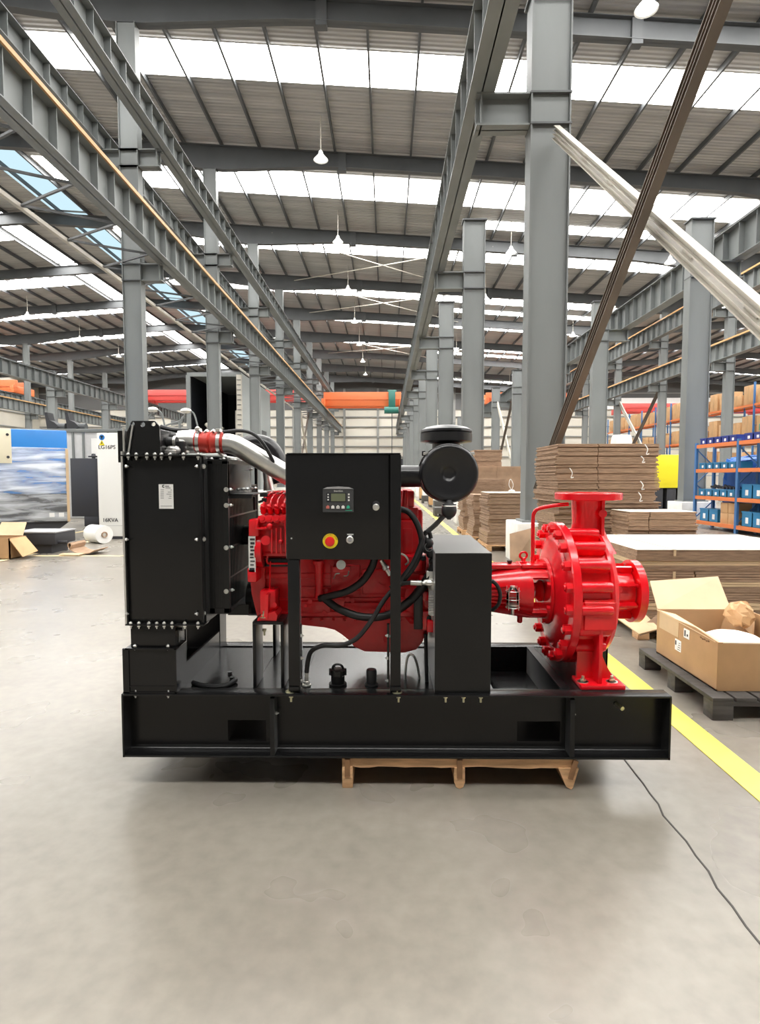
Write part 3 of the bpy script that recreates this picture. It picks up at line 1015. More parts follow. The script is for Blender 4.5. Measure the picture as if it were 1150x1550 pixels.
# feet
fb(198, 265, 946, 981, RF - .006, .12, .003).build('mount_bracket', BLACK, rad)
a, c = q(198, 981, RF - .006), q(265, 946, RF - .006)
MB().box(a.x, c.x, 3.10, 3.26, a.z, c.z, .003).build('mount_bracket', BLACK, rad)
for yy0, yy1 in ((SF + .008, SF + .14), (SB_ - .14, SB_ - .01)):
    a = [q(*t, SF + .008) for t in ((186, 1050), (190, 982), (266, 982), (267, 1050))]
    ftb = MB().prism([(a[0].x, SZ1), (a[1].x, a[1].z), (a[2].x, a[2].z), (a[3].x, SZ1)], 'y', yy0 + .006, yy1)
    ftb.box(a[1].x - .004, a[2].x + .004, yy0, yy1, a[1].z - .006, a[1].z + .002, .001)
    ftb.box(a[0].x, a[3].x, yy0, yy1, SZ1, SZ1 + .006)
    ftb.box(a[0].x + .002, a[1].x + .012, yy0, yy0 + .01, SZ1, a[1].z)
    ftb.box(a[2].x - .008, a[2].x + .001, yy0, yy0 + .01, SZ1, a[2].z)
    ftb.box(a[1].x + .012, a[2].x - .008, yy0 + .002, yy0 + .007, SZ1 + .028, SZ1 + .033)
    ftb.build('foot_box', BLACK, rad)
for px in (202, 252):
    for z, me in ((qz(982, SF), BOLT_U), (qz(983, SF) - .004, BOLT_D), (SZ1 + .006, BOLT_U)):
        inst('bolt', me, rad, (qx(px, SF, 1000), SF + .02, z))
    inst('bolt', BOLT_D, rad, (qx(px, SF, 1050), SF + .02, SZ1 - .008))
b = MB().cyl(q(268, 950, RF + .03), q(268, 972, RF + .03), .009, n=10).cyl(q(262, 952, RF + .03), q(277, 952, RF + .03), .008, n=10).cyl(q(262, 958, RF + .025), q(262, 966, RF + .025), .014, n=8)
b.build('drain_valve', BLACKG, rad)
fb(277, 281, 945, 1000, RF + .2, .01).build('brace_plate', BLACK, rad)

# --- fan guard between radiator and engine
GX = q(345, 800, 2.64).x
gz0, gz1 = qz(928, 2.64), qz(698, 2.64)
gy0, gy1 = 2.64, 3.26
g = MB()
gxl = rx1
zr = [gz0, gz0 + .16, gz0 + .30, gz0 + .44, gz0 + .58, gz1]
for k in range(10):
    xx = gxl + .012 + (GX - gxl - .024) * k / 9
    g.box(xx - .0035, xx + .0035, gy0, gy0 + .005, gz0, gz1)
n = 40
for k in range(n + 1):
    yy = gy0 + (gy1 - gy0) * k / n
    g.box(GX - .005, GX, yy - .0025, yy + .0025, gz0, gz1 - .12)
    if k % 4 == 0:
        g.box(gxl, GX, yy - .002, yy + .002, gz0, gz0 + .004)
for z in zr:
    g.box(gxl, GX, gy0 - .001, gy0 + .007, z - .006, z + .006)
    g.box(GX - .006, GX + .001, gy0, gy1, z - .004, z + .004)
guard = g.build('fan_guard', BLACK, SET)
gf = MB()
for z0_, z1_ in ((gz1 - .012, gz1), (gz0, gz0 + .02)):
    gf.box(gxl, GX + .002, gy0 - .004, gy0 + .012, z0_, z1_)
    gf.box(GX - .012, GX + .003, gy0, gy1, z0_, z1_)
gf.box(gxl, gxl + .03, gy0 - .004, gy0 + .008, gz0, gz1)
gf.box(GX - .022, GX + .003, gy0 - .004, gy0 + .02, gz0, gz1)
gf.box(GX - .012, GX + .003, gy1 - .02, gy1, gz0, gz1)
gf.build('guard_frame', BLACK, guard)
MB().box(GX - .004, GX + .003, gy0 + .0, gy0 + .46, gz1 - .16, gz1 - .012, .001).build('upper_panel', BLACK, guard)
b = MB().box(gxl, GX, gy0 - .002, gy1, gz1, gz1 + .008)
b.build('top_panel', BLACK, guard)
for k in range(6):
    inst('bolt', BOLT_U, guard, (GX - .02, gy0 + .02 + k * .1, gz1 + .008))
    inst('bolt', BOLT_U, guard, (gxl + .02 + .012 * k, gy0 + .02 + k * .09, gz1 + .008))
for py in (741, 765, 829, 895):
    p = q(344, py, gy0)
    inst('bolt', BOLT_F, guard, (p.x - .004, gy0 - .004, p.z)); inst('bolt', BOLT_X, guard, (GX + .003, gy0 + .03, p.z))
for k in range(5):
    inst('bolt', BOLT_X, guard, (GX + .003, gy0 + .18 + k * .09, qz(741, 2.8)))
inst('bolt', BOLT_X, guard, (GX + .003, gy0 + .44, gz1 - .03))
MB().box(GX, GX + .105, gy0 + .05, gy0 + .42, qz(748, 2.7) - .004, qz(748, 2.7)).box(GX, GX + .10, gy0 + .05, gy0 + .054, qz(748, 2.7) - .02, qz(748, 2.7)).build('belt_guard_shelf', BLACKG, guard)
fz = (gz0 + gz1) / 2 - .02
rg = MB().lathe([(0, .30), (.02, .285), (.07, .275), (.07, .29), (.02, .30), (0, .315)], (gxl + .005, 2.95, fz), (1, 0, 0), 36, False)
rg.build('fan_ring', BLACKG, guard)
fn = MB().cyl((gxl + .01, 2.95, fz), (GX + .13, 2.95, fz), .05, n=14)
for k in range(8):
    a = 2 * PI * k / 8
    d = Vector((0, math.cos(a), math.sin(a))); tt = Vector((0, -math.sin(a), math.cos(a)))
    c0 = Vector((gxl + .05, 2.95, fz))
    p = [c0 + d * .05 - tt * .03 - Vector((.015, 0, 0)), c0 + d * .05 + tt * .03 + Vector((.015, 0, 0)), c0 + d * .26 + tt * .05 + Vector((.02, 0, 0)), c0 + d * .26 - tt * .04 - Vector((.02, 0, 0))]
    vs = [fn.b.verts.new(v) for v in p] + [fn.b.verts.new(v + Vector((.004, 0, 0))) for v in p]
    for f in ((0, 1, 2, 3), (7, 6, 5, 4), (0, 4, 5, 1), (1, 5, 6, 2), (2, 6, 7, 3), (3, 7, 4, 0)):
        fn.b.faces.new([vs[i] for i in f])
fn.build('fan', BLACKG, guard)
MB().box(gxl, gxl + .008, RF + .02, 3.3, rz0, rz1).build('shroud_plate', BLACK, guard)
MB().cyl((GX + .02, 2.95, q(385, 905, 2.95).z), (GX + .10, 2.95, q(385, 905, 2.95).z), .09, n=24).build('belt_pulley', BLACKG, guard)
fb(345, 376, 915, 931, 2.80, .3).build('lower_rail', BLACK, guard)

# --- pipes on top of the radiator
cp = MB().tube([q(266, 686, 2.78), q(268, 672, 2.78), q(280, 668, 2.78), q(300, 669, 2.78)], .046, 16, 6)
chg = cp.build('charge_pipe_elbow', ALU, SET)
cy = MB()
a = q(297, 669, 2.78)
L = q(340, 671, 2.78).x - a.x
cy.lathe([(0, .05), (.012, .052), (.02, .05), (L * .36, .050), (L * .42, .056), (L * .48, .056), (L * .52, .050), (L * .6, .058), (L * .68, .050), (L * .9, .05), (L, .051)], a, (1, 0, -.03), 28)
sil = cy.build('silicone_hose', SILI, SET)
sil['label'] = 'red silicone coupling hose with steel clamps'
for px in (302, 333):
    c = q(px, 669 + (px - 300) * .05, 2.78)
    b = MB().lathe([(0, .0535), (.016, .0535)], c - Vector((.008, 0, 0)), (1, 0, -.03), 28)
    b.box(c.x - .010, c.x + .010, 2.74, 2.79, c.z + .05, c.z + .066, .003)
    b.build('hose_clamp', ALU, sil)
ap = MB().tube([q(338, 671, 2.78), q(349, 672, 2.78), q(362, 677, 2.78), q(395, 696, 2.79), q(440, 722, 2.80), q(470, 738, 2.80)], .0475, 18, 6)
ap.build('charge_air_pipe', ALU, SET)['label'] = 'bright aluminium charge air pipe'
MB().tube([q(370, 676, 3.0), q(392, 672, 3.0), q(410, 682, 3.0), q(421, 705, 3.0), q(428, 730, 3.0)], .05, 16).build('turbo_hose', PLASTIC, SET)
MB().tube([q(338, 654, 2.74), q(365, 652, 2.74), q(385, 658, 2.74), q(400, 674, 2.74), q(414, 700, 2.76), q(420, 720, 2.78)], .0085, 8).build('thin_hose', RUBBER, SET)
MB().tube([q(243, 656, 2.75), q(255, 660, 2.75), q(266, 662, 2.76)], .018, 10).tube([q(243, 646, 2.95), q(262, 651, 2.95), q(285, 652, 2.95)], .012, 8).build('coolant_hose', RUBBER, SET)
ch = MB().cyl(q(246, 669, 2.70), q(268, 670, 2.70), .025, n=16)
co = ch.build('coolant_hose', RUBBER, SET)
for px in (246, 266):
    c = q(px, 669.5, 2.70)
    MB().lathe([(0, .03), (.011, .03)], c - Vector((.006, 0, 0)), (1, 0, 0), 18).build('hose_clamp', ALU, co)
b = MB()
fb(243, 266, 680, 690, 2.66, .06, .012, b)
b.sphere(q(262, 682, 2.70), .035, 14, (1.2, 1, .8))
fb(266, 279, 665, 688, 2.72, .08, .014, b)
b.cyl(q(270, 657, 2.80), q(298, 655, 2.80), .016, n=12).sphere(q(299, 649, 2.8), .012, 10)
b.build('thermostat_casting', ALU, SET)
fb(266, 278, 668, 690, 2.69, .03, .004).build('hose_block', RUBBER, SET)
b = MB()
fb(282, 330, 686, 692, 2.72, .16, .008, b)
fb(290, 345, 690, 698, 2.80, .25, .01, b)
b.build('top_bracket', WHITE, SET)
for k in range(4):
    p = q(300 + 10 * k, 655, 2.76)
    MB().cyl(p, p + Vector((.015, -.01, .01)), .008, n=8).build('clamp_screw', ALU, sil)

# --- engine
en = MB()
fb(398, 645, 838, 932, 2.78, .40, .02, en)
fb(400, 640, 770, 845, 2.86, .30, .02, en)
eng = en.build('engine', RED_SHADED, SET)
b = MB()
rr = random.Random(3)
fb(398, 640, 868, 876, 2.772, .02, .004, b); fb(398, 640, 905, 909, 2.772, .02, .003, b); fb(455, 640, 888, 891, 2.772, .02, .002, b)
for (a0, a1, b0, b1) in ((500, 545, 855, 895), (548, 600, 862, 900), (455, 500, 910, 928), (520, 575, 912, 930), (583, 605, 905, 925)):
    fb(a0, a1, b0, b1, 2.765, .03, .008, b)
for k in range(16):
    px, py = rr.uniform(460, 600), rr.uniform(850, 930)
    b.cyl(q(px, py, 2.752), q(px, py, 2.79), rr.uniform(.006, .014), n=10)
b.build('block_covers', RED_SHADED, eng)
# front gear case
b = MB()
oc = [(376, 800), (380, 786), (390, 785), (397, 792), (400, 840), (402, 940), (392, 944), (381, 900), (378, 868)]
pt = [q(x_, y_, 2.76) for x_, y_ in oc]
b.prism([(v.x, v.z) for v in pt], 'y', 2.76, 3.20)
b.build('gear_case', RED_SHADED, eng)
b = MB()
fb(376, 391, 786, 812, 2.66, .2, .008, b); fb(374, 388, 860, 882, 2.66, .2, .008, b)
b.cyl(q(391, 832, 2.74), q(400, 832, 2.74), .085, n=28)
b.build('gear_case_flange', RED, eng)
stx = MB(); fb(376.5, 386, 812, 866, 2.66, .01, 0, stx)
sk = stx.build('sticker', WHITE, eng); sk['label'] = 'white and black warning sticker strip'
b = MB()
for k in range(9):
    fb(377 + rr.uniform(0, 2), 383 + rr.uniform(0, 2.5), 815 + k * 5.6, 815 + k * 5.6 + rr.uniform(1.5, 3.6), 2.6585, .002, 0, b)
b.build('sticker_print', INK, eng, smooth=False)
# injection pump
ip = MB()
fb(394, 470, 794, 838, 2.705, .12, .012, ip)
fb(396, 470, 778, 796, 2.695, .10, .006, ip)
fb(398, 470, 836, 842, 2.70, .1, .004, ip)
inj = ip.build('injection_pump', RED_SHADED, eng)
b = MB()
for k in range(6):
    px = 399 + k * 10.5
    b.lathe([(0, .019), (.03, .019), (.032, .012), (.042, .012)], q(px, 787, 2.69), (0, -1, .25), 14)
    b.lathe([(0, .014), (.03, .014), (.03, .010), (.045, .010)], q(px, 776, 2.70), (0, -.55, .8), 8)
    b.lathe([(0, .011), (.02, .011)], q(px + 4, 766, 2.70), (0, -1, 0), 6)
    b.tube([q(px, 768, 2.67), q(px + 1, 757, 2.69), q(px + 8, 748, 2.74), q(px + 16, 745, 2.85)], .0055, 6)
b.build('fuel_lines', RED, eng)
b = MB().tube([q(393, 781, 2.66), q(389, 792, 2.65), q(388, 799, 2.65), q(394, 800, 2.65), q(406, 799, 2.65)], .006, 8)
b.sphere(q(408, 797, 2.65), .016, 12)
b.build('return_pipe', RED, eng)
b = MB()
fb(398, 470, 748, 772, 2.78, .38, .01, b)
fb(404, 440, 744, 752, 2.84, .3, .004, b)
b.sphere(q(425, 820, 2.655), .012, 10).cyl(q(402, 818, 2.65), q(402, 818, 2.67), .022, n=14)
for k in range(4):
    fb(410 + 7 * k, 412 + 7 * k, 800, 838, 2.655, .01, .001, b)
b.build('cylinder_head', RED, eng)
b = MB().tube([q(418, 815, 2.72), q(405, 842, 2.73), q(405, 852, 2.73), q(412, 853, 2.73), q(436, 853, 2.74)], .005, 6)
b.tube([q(432, 786, 2.65), q(431, 800, 2.65)], .004, 6)
b.tube([q(408, 895, 2.72), q(409, 850, 2.72)], .004, 6)
b.build('sense_line', RED, eng)
fb(396, 436, 846, 858, 2.74, .04, .004).build('gap_shade_strip', BLACKG, eng)  # black strip stands in for the shade in the gap under the pump
# small black levers above the injection pump
b = MB()
fb(393, 404, 746, 752, 2.70, .06, .002, b); fb(396, 402, 754, 760, 2.68, .03, .002, b)
b.cyl(q(385, 752, 2.75), q(385, 772, 2.75), .006, n=6).cyl(q(392, 760, 2.70), q(400, 757, 2.68), .006, n=6)
b.build('throttle_lever', BLACKG, eng)
MB().lathe([(0, .028), (.05, .02), (.09, .02)], q(407, 742, 2.88), (-.12, 0, 1), 14).build('aluminium_neck', ALU, eng)
# oil pan
op = [(392, 931), (645, 931), (646, 950), (640, 972), (630, 984), (612, 989), (552, 987), (536, 980), (527, 968), (519, 957), (508, 950), (492, 946), (392, 943)]
v = [q(x_, y_, 2.80) for x_, y_ in op]
pan = MB().prism([(t.x, t.z) for t in v], 'y', 2.80, 3.16)
bmesh.ops.bevel(pan.b, geom=[e for e in pan.b.edges if abs(e.verts[0].co.y - e.verts[1].co.y) < 1e-5], offset=.012, segments=2, affect='EDGES')
pan = pan.build('oil_pan', RED_SHADED, eng)
b = MB(); fb(392, 645, 926, 933, 2.77, .42, .003, b)
for k in range(14):
    p = q(402 + 17 * k, 937, 2.785)
    b.lathe([(0, .009), (.008, .009)], p, (0, 0, -1), 6)
b.build('pan_rail', RED_SHADED, eng)
b = MB()
b.cyl(q(584, 968, 2.78), q(584, 968, 2.805), .014, n=6)
b.build('drain_plug', RED_SHADED, eng)
inst('bolt', BOLT_F, eng, q(587, 963, 2.79))
# mount foot
b = MB()
fb(393, 417, 894, 932, 2.68, .11, .008, b)
a = [q(*t, 2.66) for t in ((401, 935), (404, 898), (408, 898), (407, 935))]
b.prism([(t.x, t.z) for t in a], 'y', 2.63, 2.70)
pt = [q(*t, 2.64) for t in ((388, 944), (390, 936), (398, 930), (416, 926), (420, 932), (418, 940), (408, 946))]
b.prism([(t.x, 2.64 + (0.0)) if False else (t.x, t.z) for t in pt], 'y', 2.64, 2.76)
b.cyl(q(415, 916, 2.66), q(415, 916, 2.69), .012, n=10)
b.build('mount_foot', RED, eng)
inst('bolt', BIGB, eng, q(400, 934, 2.65))
inst('bolt', BIGBD, eng, q(400, 952, 2.66))
# oil filler tube
b = MB().lathe([(0, .026), (.01, .028), (.016, .028), (.018, .021), (.15, .017), (.16, .022), (.18, .022)], q(482, 848, 2.73), (0, .1, -1), 16)
b.build('oil_filler_tube', RED_SHADED, eng)
b = MB().cyl(q(516, 855, 2.68), q(516, 855, 2.76), .022, n=20).cyl(q(516, 855, 2.672), q(516, 855, 2.68), .014, n=14)
fb(503, 530, 858, 866, 2.72, .03, .002).build('sender_block', RED_SHADED, eng)
b.tube([q(505, 876, 2.74), q(508, 869, 2.72), q(514, 868, 2.72)], .003, 6).tube([q(520, 872, 2.72), q(526, 871, 2.72), q(528, 864, 2.72)], .003, 6)
b.build('oil_pressure_sender', ALU, eng)
# rear part of the engine right of the control box
b = MB()
fb(600, 627, 742, 772, 2.86, .28, .012, b); fb(600, 633, 768, 790, 2.84, .30, .008, b); fb(600, 634, 788, 842, 2.80, .34, .010, b)
b.cyl(q(611, 772, 2.84), q(613, 742, 2.84), .022, .012, n=14)
b.build('rear_cylinder_head', RED_SHADED, eng)
b = MB(); fb(609, 624, 800, 838, 2.792, .02, .004, b)
b.build('rear_cover', RED_SHADED, eng)
fh = MB().lathe([(0, .20), (.03, .22), (.06, .22), (.09, .235), (.12, .235)], (qx(610, 2.98, 900), 2.98, q(620, 895, 2.98).z), (1, 0, 0), 36)
fh.build('flywheel_housing', RED_SHADED, eng)
b = MB()
fb(637, 652, 895, 910, 2.72, .1, .006, b); fb(637, 660, 925, 955, 2.72, .1, .01, b); fb(634, 650, 870, 895, 2.74, .1, .01, b)
fb(616, 640, 842, 866, 2.74, .1, .012, b); fb(646, 660, 940, 958, 2.66, .06, .008, b)
b.cyl(q(651, 936, 2.70), q(651, 936, 2.73), .014, n=6)
b.build('starter_bracket', RED, eng)
MB().cyl(q(650, 936, 2.695), q(650, 936, 2.72), .014, n=12).build('rubber_bush', RUBBER, eng)
b = MB(); fb(626, 640, 892, 953, 2.71, .02, .004, b); b.build('clear_cover', PLASTIC, eng)
b = MB()
for (px, py, r) in ((640, 815, .02), (648, 822, .026), (652, 838, .024), (644, 832, .018), (655, 850, .02), (640, 845, .014)):
    b.sphere(q(px, py, 2.72), r, 10)
b.cyl(q(641, 812, 2.72), q(645, 804, 2.72), .01, n=8).cyl(q(652, 815, 2.72), q(650, 806, 2.72), .01, n=8)
b.build('starter_cables', RUBBER, eng)
MB().torus(q(649, 828, 2.70), (.4, -1, .2), .020, .0018, 20, 6).build('wire_clip', STEEL, eng)
b = MB().tube([q(607, 838, 2.70), q(614, 842, 2.70), q(618, 850, 2.70), q(613, 855, 2.70)], .005, 6)
b.build('wire_clip', ALU, eng)

# --- hoses across the engine
def hose(pts, r, lab=None, m=None):
    o = MB().tube([q(*p) for p in pts], r, 12, 8).build('hose', m or RUBBER, SET)
    if lab: o['label'] = lab
    return o


hose([(568, 840, 2.66), (563, 858, 2.66), (548, 880, 2.66), (525, 895, 2.68), (500, 902, 2.70), (484, 906, 2.73)], .017)
hose([(488, 903, 2.72), (510, 920, 2.69), (540, 932, 2.67), (572, 934, 2.66), (600, 924, 2.68), (640, 890, 2.72), (662, 855, 2.76)], .018)
hose([(464, 1018, 2.66), (466, 1000, 2.66), (472, 985, 2.65), (490, 977, 2.64), (515, 977, 2.63), (540, 966, 2.62), (563, 938, 2.61), (580, 910, 2.61), (606, 878, 2.62), (626, 850, 2.63), (640, 815, 2.64)], .011, 'grey black ribbed hose looping down to the skid')
hose([(600, 770, 2.68), (618, 775, 2.66), (632, 795, 2.65), (638, 822, 2.65), (630, 850, 2.66), (612, 876, 2.68), (598, 890, 2.7)], .014)
hose([(590, 890, 2.66), (605, 884, 2.66), (622, 882, 2.66)], .010)
hose([(664, 840, 2.72), (650, 870, 2.70), (625, 905, 2.70), (600, 925, 2.72)], .02)
b = MB().lathe([(0, .013), (.05, .013), (.055, .008), (.07, .008), (.075, .012), (.10, .012), (.10, .009), (.12, .009)], q(621, 882, 2.66), (1, 0, -.04), 10)
b.build('hose_fitting', ALU, SET)
b = MB().lathe([(0, .010), (.03, .012), (.035, .016), (.045, .016), (.05, .010), (.08, .010)], q(577, 848, 2.64), (.5, 0, -.86), 10)
b.build('hose_fitting', ALU, SET)

# --- fuel filter with silver head
ff = MB().lathe([(0, .028), (.004, .034), (.125, .034), (.128, .034)], q(659, 931, 2.68), (0, 0, 1), 24)
filt = ff.build('fuel_filter', WHITE, SET)
b = MB()
b.lathe([(0, .036), (.03, .036), (.034, .03), (.04, .03)], q(659, 890, 2.68), (0, 0, 1), 20)
fb(645, 662, 865, 884, 2.68, .03, .003, b)
b.lathe([(0, .012), (.02, .016), (.05, .016)], q(641, 882, 2.67), (1, 0, 0), 12)
b.build('filter_head', ALU, filt)
MB().lathe([(0, .02), (.03, .022)], q(659, 938, 2.68), (0, 0, 1), 14).build('drain_bowl', ALU, filt)
b = MB(); fb(650, 656, 894, 901, 2.645, .002, 0, b)
for k in range(6):
    fb(648.5, 656, 904 + 4 * k, 905 + 4 * k, 2.645, .002, 0, b)
b.build('filter_print', GREYINK, filt, smooth=False)

# --- control cabinet on two posts
CF = 2.56
cab = MB()
fb(433, 606, 687, 847, CF + .022, .17, .003, cab)
cab = cab.build('control_cabinet', BLACK, SET)
a, c = q(434, 847, CF), q(588, 687, CF)
dr = MB().box(a.x, c.x, CF, CF + .02, a.z, c.z, .0025).build('cabinet_door', BLACK, cab)
a2, c2 = q(434, 687, CF), q(606, 684, CF)
MB().box(a2.x, c2.x, CF - .004, CF + .2, c.z, c.z + .004, .001).build('cabinet_roof', BLACKG, cab)
fb(590.5, 607, 688, 1048, CF - .008, .045, .002).build('post', BLACK, cab)
fb(437, 452.5, 848, 1048, CF - .008, .045, .002).build('post', BLACK, cab)
b = MB(); fb(437, 452, 1040, 1046, CF - .014, .06, .001, b); fb(590, 607, 1040, 1046, CF - .014, .06, .001, b)
b.build('post_foot', BLACK, cab)
for px, ys in ((455, (962, 996, 1030)), (588.5, (962, 996, 1030))):
    fb(px - 3, px + 1, 945, 1040, CF + .02, .02).build('post_tab', BLACK, cab)
    for py in ys:
        inst('bolt', BOLT_X, cab, q(px + (0 if px < 500 else -1), py, CF + .02), (0, 0, 0 if px < 500 else PI))
b = MB().cyl(q(441, 815, CF - .002), q(441, 815, CF), .004, n=8); b.build('door_screw', ZINC, cab)
# controller
ct = MB()
a, c = q(489, 775, CF), q(535, 740, CF)
pts = [(a.x, a.z), (c.x, a.z), (c.x, c.z), (c.x - .02, c.z + .007), (a.x + .035, c.z + .0085), (a.x + .02, c.z + .007), (a.x, c.z)]
ct.prism(pts, 'y', CF - .012, CF)
ctrl = ct.build('controller', CTRL, cab)
mid = (a.x + c.x) / 2
MB().prism([(a.x + .0, c.z), (c.x, c.z), (c.x - .02, c.z + .008), (mid, c.z + .0105), (a.x + .02, c.z + .008)], 'y', CF - .0135, CF - .006).build('controller_brow', GREYINK, cab)
fb(494, 524, 746, 760, CF - .0125, .002).build('screen_bezel', BOOTHIN, cab)
fb(501, 522.5, 747, 758.7, CF - .0135, .002).build('screen', LCD, cab)
b = MB()
for k in range(3):
    fb(495.5, 497.5, 747.5 + 4 * k, 749.5 + 4 * k, CF - .0135, .002, 0, b)
    fb(526.6, 529, 747 + 4.4 * k, 749.6 + 4.4 * k, CF - .0128, .002, 0, b)
b.build('led', WHITE, cab, smooth=False)
for k, m_ in enumerate((REDB, WHITE, WHITE, WHITE, GREENB)):
    px = 496 + 7.7 * k
    c = q(px, 767.5, CF - .0125)
    s_ = .0068
    MB().prism([(c.x - s_, c.z - s_), (c.x + s_, c.z - s_), (c.x + s_, c.z + s_ * .5), (c.x, c.z + s_ * 1.2), (c.x - s_, c.z + s_ * .5)], 'y', CF - .0145, CF - .012).build('push_button', m_, cab)
sym = q(511.4, 767.5, CF - .0147)
MB().box(sym.x - .0012, sym.x + .0012, CF - .0152, CF - .0145, sym.z - .004, sym.z + .004).build('button_mark', INK, cab, smooth=False)
text('controller_lettering', 'SmartGen', .0098, q(512, 744.2, CF - .0127), WHITE, cab, align='CENTER', ext=.0002)
b = MB(); fb(522.5, 533, 772.2, 773.2, CF - .0125, .001, 0, b)
b.build('controller_model_print', GREENB, cab, smooth=False)
# emergency stop
ec = q(499.8, 819, CF)
MB().cyl((ec.x, CF, ec.z), (ec.x, CF - .003, ec.z), .0335, n=40).build('emergency_collar', YELLOW, cab)
MB().lathe([(0, .017), (.012, .017), (.012, .021), (.022, .0215), (.028, .019), (.030, .012)], (ec.x, CF - .003, ec.z), (0, -1, 0), 32).build('emergency_button', ERED, cab)
for k, ch_ in enumerate('EMERGENCY STOP'):
    if ch_ == ' ':
        continue
    a = math.radians(165 - 150 * k / 13)
    text('collar_lettering', ch_, .0075, (ec.x + .0265 * math.cos(a), CF - .0032, ec.z + .0265 * math.sin(a)), INK, cab, rot=(PI / 2, -(a - PI / 2), 0), align='CENTER', ext=.0001)
kc = q(529.6, 817, CF)
MB().lathe([(0, .0165), (.006, .0165), (.008, .014), (.008, .009), (.004, .009)], (kc.x, CF, kc.z), (0, -1, 0), 28).build('key_switch', ALU, cab)
MB().cyl((kc.x, CF - .004, kc.z), (kc.x, CF - .012, kc.z), .0085, n=18).box(kc.x - .001, kc.x + .001, CF - .0125, CF - .01, kc.z - .006, kc.z + .006).build('key_core', GREYINK, cab)
b = MB()
fb(524.5, 535.5, 807.5, 812, CF - .001, .001, 0, b)
b.build('switch_label', INK, cab, smooth=False)
b = MB(); fb(525.3, 534.7, 808.3, 809.5, CF - .0014, .0006, 0, b)
fb(527.5, 532.5, 810.3, 811.3, CF - .0014, .0006, 0, b)
b.build('switch_label_print', WHITE, cab, smooth=False)
lc = q(569, 767.5, CF)
MB().lathe([(0, .0150), (.019, .0145), (.022, .010)], (lc.x, CF, lc.z), (0, -1, 0), 24).build('door_lock', ALU, cab)
MB().lathe([(0, .016), (.010, .016)], (lc.x, CF, lc.z + .012), (0, -1, 0), 20).build('lock_cover', INK, cab)

# --- coupling guard
a, c = q(657.5, 1052, CF), q(744.5, 838, CF)
pr_ = [(CF, SZ1), (3.28, SZ1), (3.28, c.z + .002), (3.26, c.z + .012), (3.22, c.z + .013), (CF, c.z)]
gd = MB().prism(pr_, 'x', a.x, c.x)
bmesh.ops.bevel(gd.b, geom=[e for e in gd.b.edges if abs(e.verts[0].co.x - e.verts[1].co.x) < 1e-5 and False or (e.verts[0].co.z > c.z - .001 and e.verts[1].co.z > c.z - .001 and abs(e.verts[0].co.y - CF) < .001 and abs(e.verts[1].co.y - CF) < .001)], offset=.0025, segments=2, affect='EDGES')
cg = gd.build('coupling_guard', BLACKG, SET)
tpl = slab(MB(), ((a.x + .002, CF + .004, c.z), (c.x - .002, CF + .004, c.z), (c.x - .002, 3.255, c.z + .0122), (a.x + .002, 3.255, c.z + .0122)), .0015).build('sheen_plate', GUARD_SHEEN, cg, smooth=False)  # paler slab stands in for the grazing sheen on the black top
tpl['label'] = 'top plate painted paler grey for its sheen'

# --- air filter
AX_Y = 2.62
ac = q(680.5, 716.5, AX_Y)
AR = (q(726, 716, AX_Y).x - q(635, 716, AX_Y).x) / 2
af = MB().lathe([(0.034, .0001), (.033, AR * .17), (.030, AR * .20), (.024, AR * .24), (.020, AR * .34), (.014, AR * .55), (.009, AR * .72), (.003, AR * .80), (0, AR * .86), (.002, AR * .91), (.008, AR * .955), (.02, AR * .975), (.03, AR * .975), (.032, AR * 1.0), (.045, AR), (.047, AR * .955), (.33, AR * .94), (.34, AR * .85), (.345, .0001)], ac, (0, 1, 0), 56, True)
afo = af.build('air_filter', PLASTIC, SET)
cc = q(675, 672, 2.78)
capm = MB().lathe([(-.03, .066), (.0, .066), (.008, .118), (.012, .122), (.048, .122), (.052, .117), (.056, .122), (.066, .120), (.078, .095), (.088, .045), (.09, .0001)], (cc.x, 2.78, cc.z + .0), (0, 0, 1), 48)
capo = capm.build('rain_cap', PLASTIC, afo)
b = MB().lathe([(0, AR * 1.005), (.028, AR * 1.005)], (ac.x, AX_Y + .16, ac.z), (0, 1, 0), 48)
b.box(ac.x - AR * .86, ac.x - AR * .72, AX_Y + .16, AX_Y + .19, ac.z + AR * .62, ac.z + AR * .80, .004)
b.build('mount_band', BLACKG, afo)
b = MB()
for sg in (-1, 1):
    b.box(ac.x + sg * AR * .77 - .012, ac.x + sg * AR * .77 + .012, AX_Y + .03, AX_Y + .05, ac.z + AR * .62, ac.z + AR * .72, .003)
b.build('clip', ZINC, afo)
dv = q(679.5, 771, AX_Y - .01)
b = MB().lathe([(-.006, .022), (.004, .031), (.008, .033), (.012, .031)], dv + Vector((0, .0, .012)), (0, .0, 1), 24)
b.sphere(dv + Vector((0, 0, -.004)), .035, 20, (1, 1, 1.1))
b.lathe([(0, .018), (.014, .011)], dv + Vector((0, 0, .028)), (0, 0, 1), 16)
b.box(dv.x - .010, dv.x + .010, dv.y - .004, dv.y + .004, dv.z - .046, dv.z - .02, .003)
b.build('dust_valve', RUBBER, afo)
MB().torus(dv + Vector((0, 0, .016)), (0, 0, 1), .030, .003, 24, 6).build('valve_clamp', ALU, afo)
p0 = q(560, 721, 2.80); p1 = q(650, 721, 2.80)
MB().cyl(p0, p1, (q(600, 705, 2.8).z - q(600, 738, 2.8).z) / 2, n=28).build('intake_pipe', PLASTIC, SET)
MB().tube([q(640, 810, 2.74), q(658, 795, 2.74), q(674, 778, 2.74)], .012, 10).build('filter_stay', STEELD, SET)

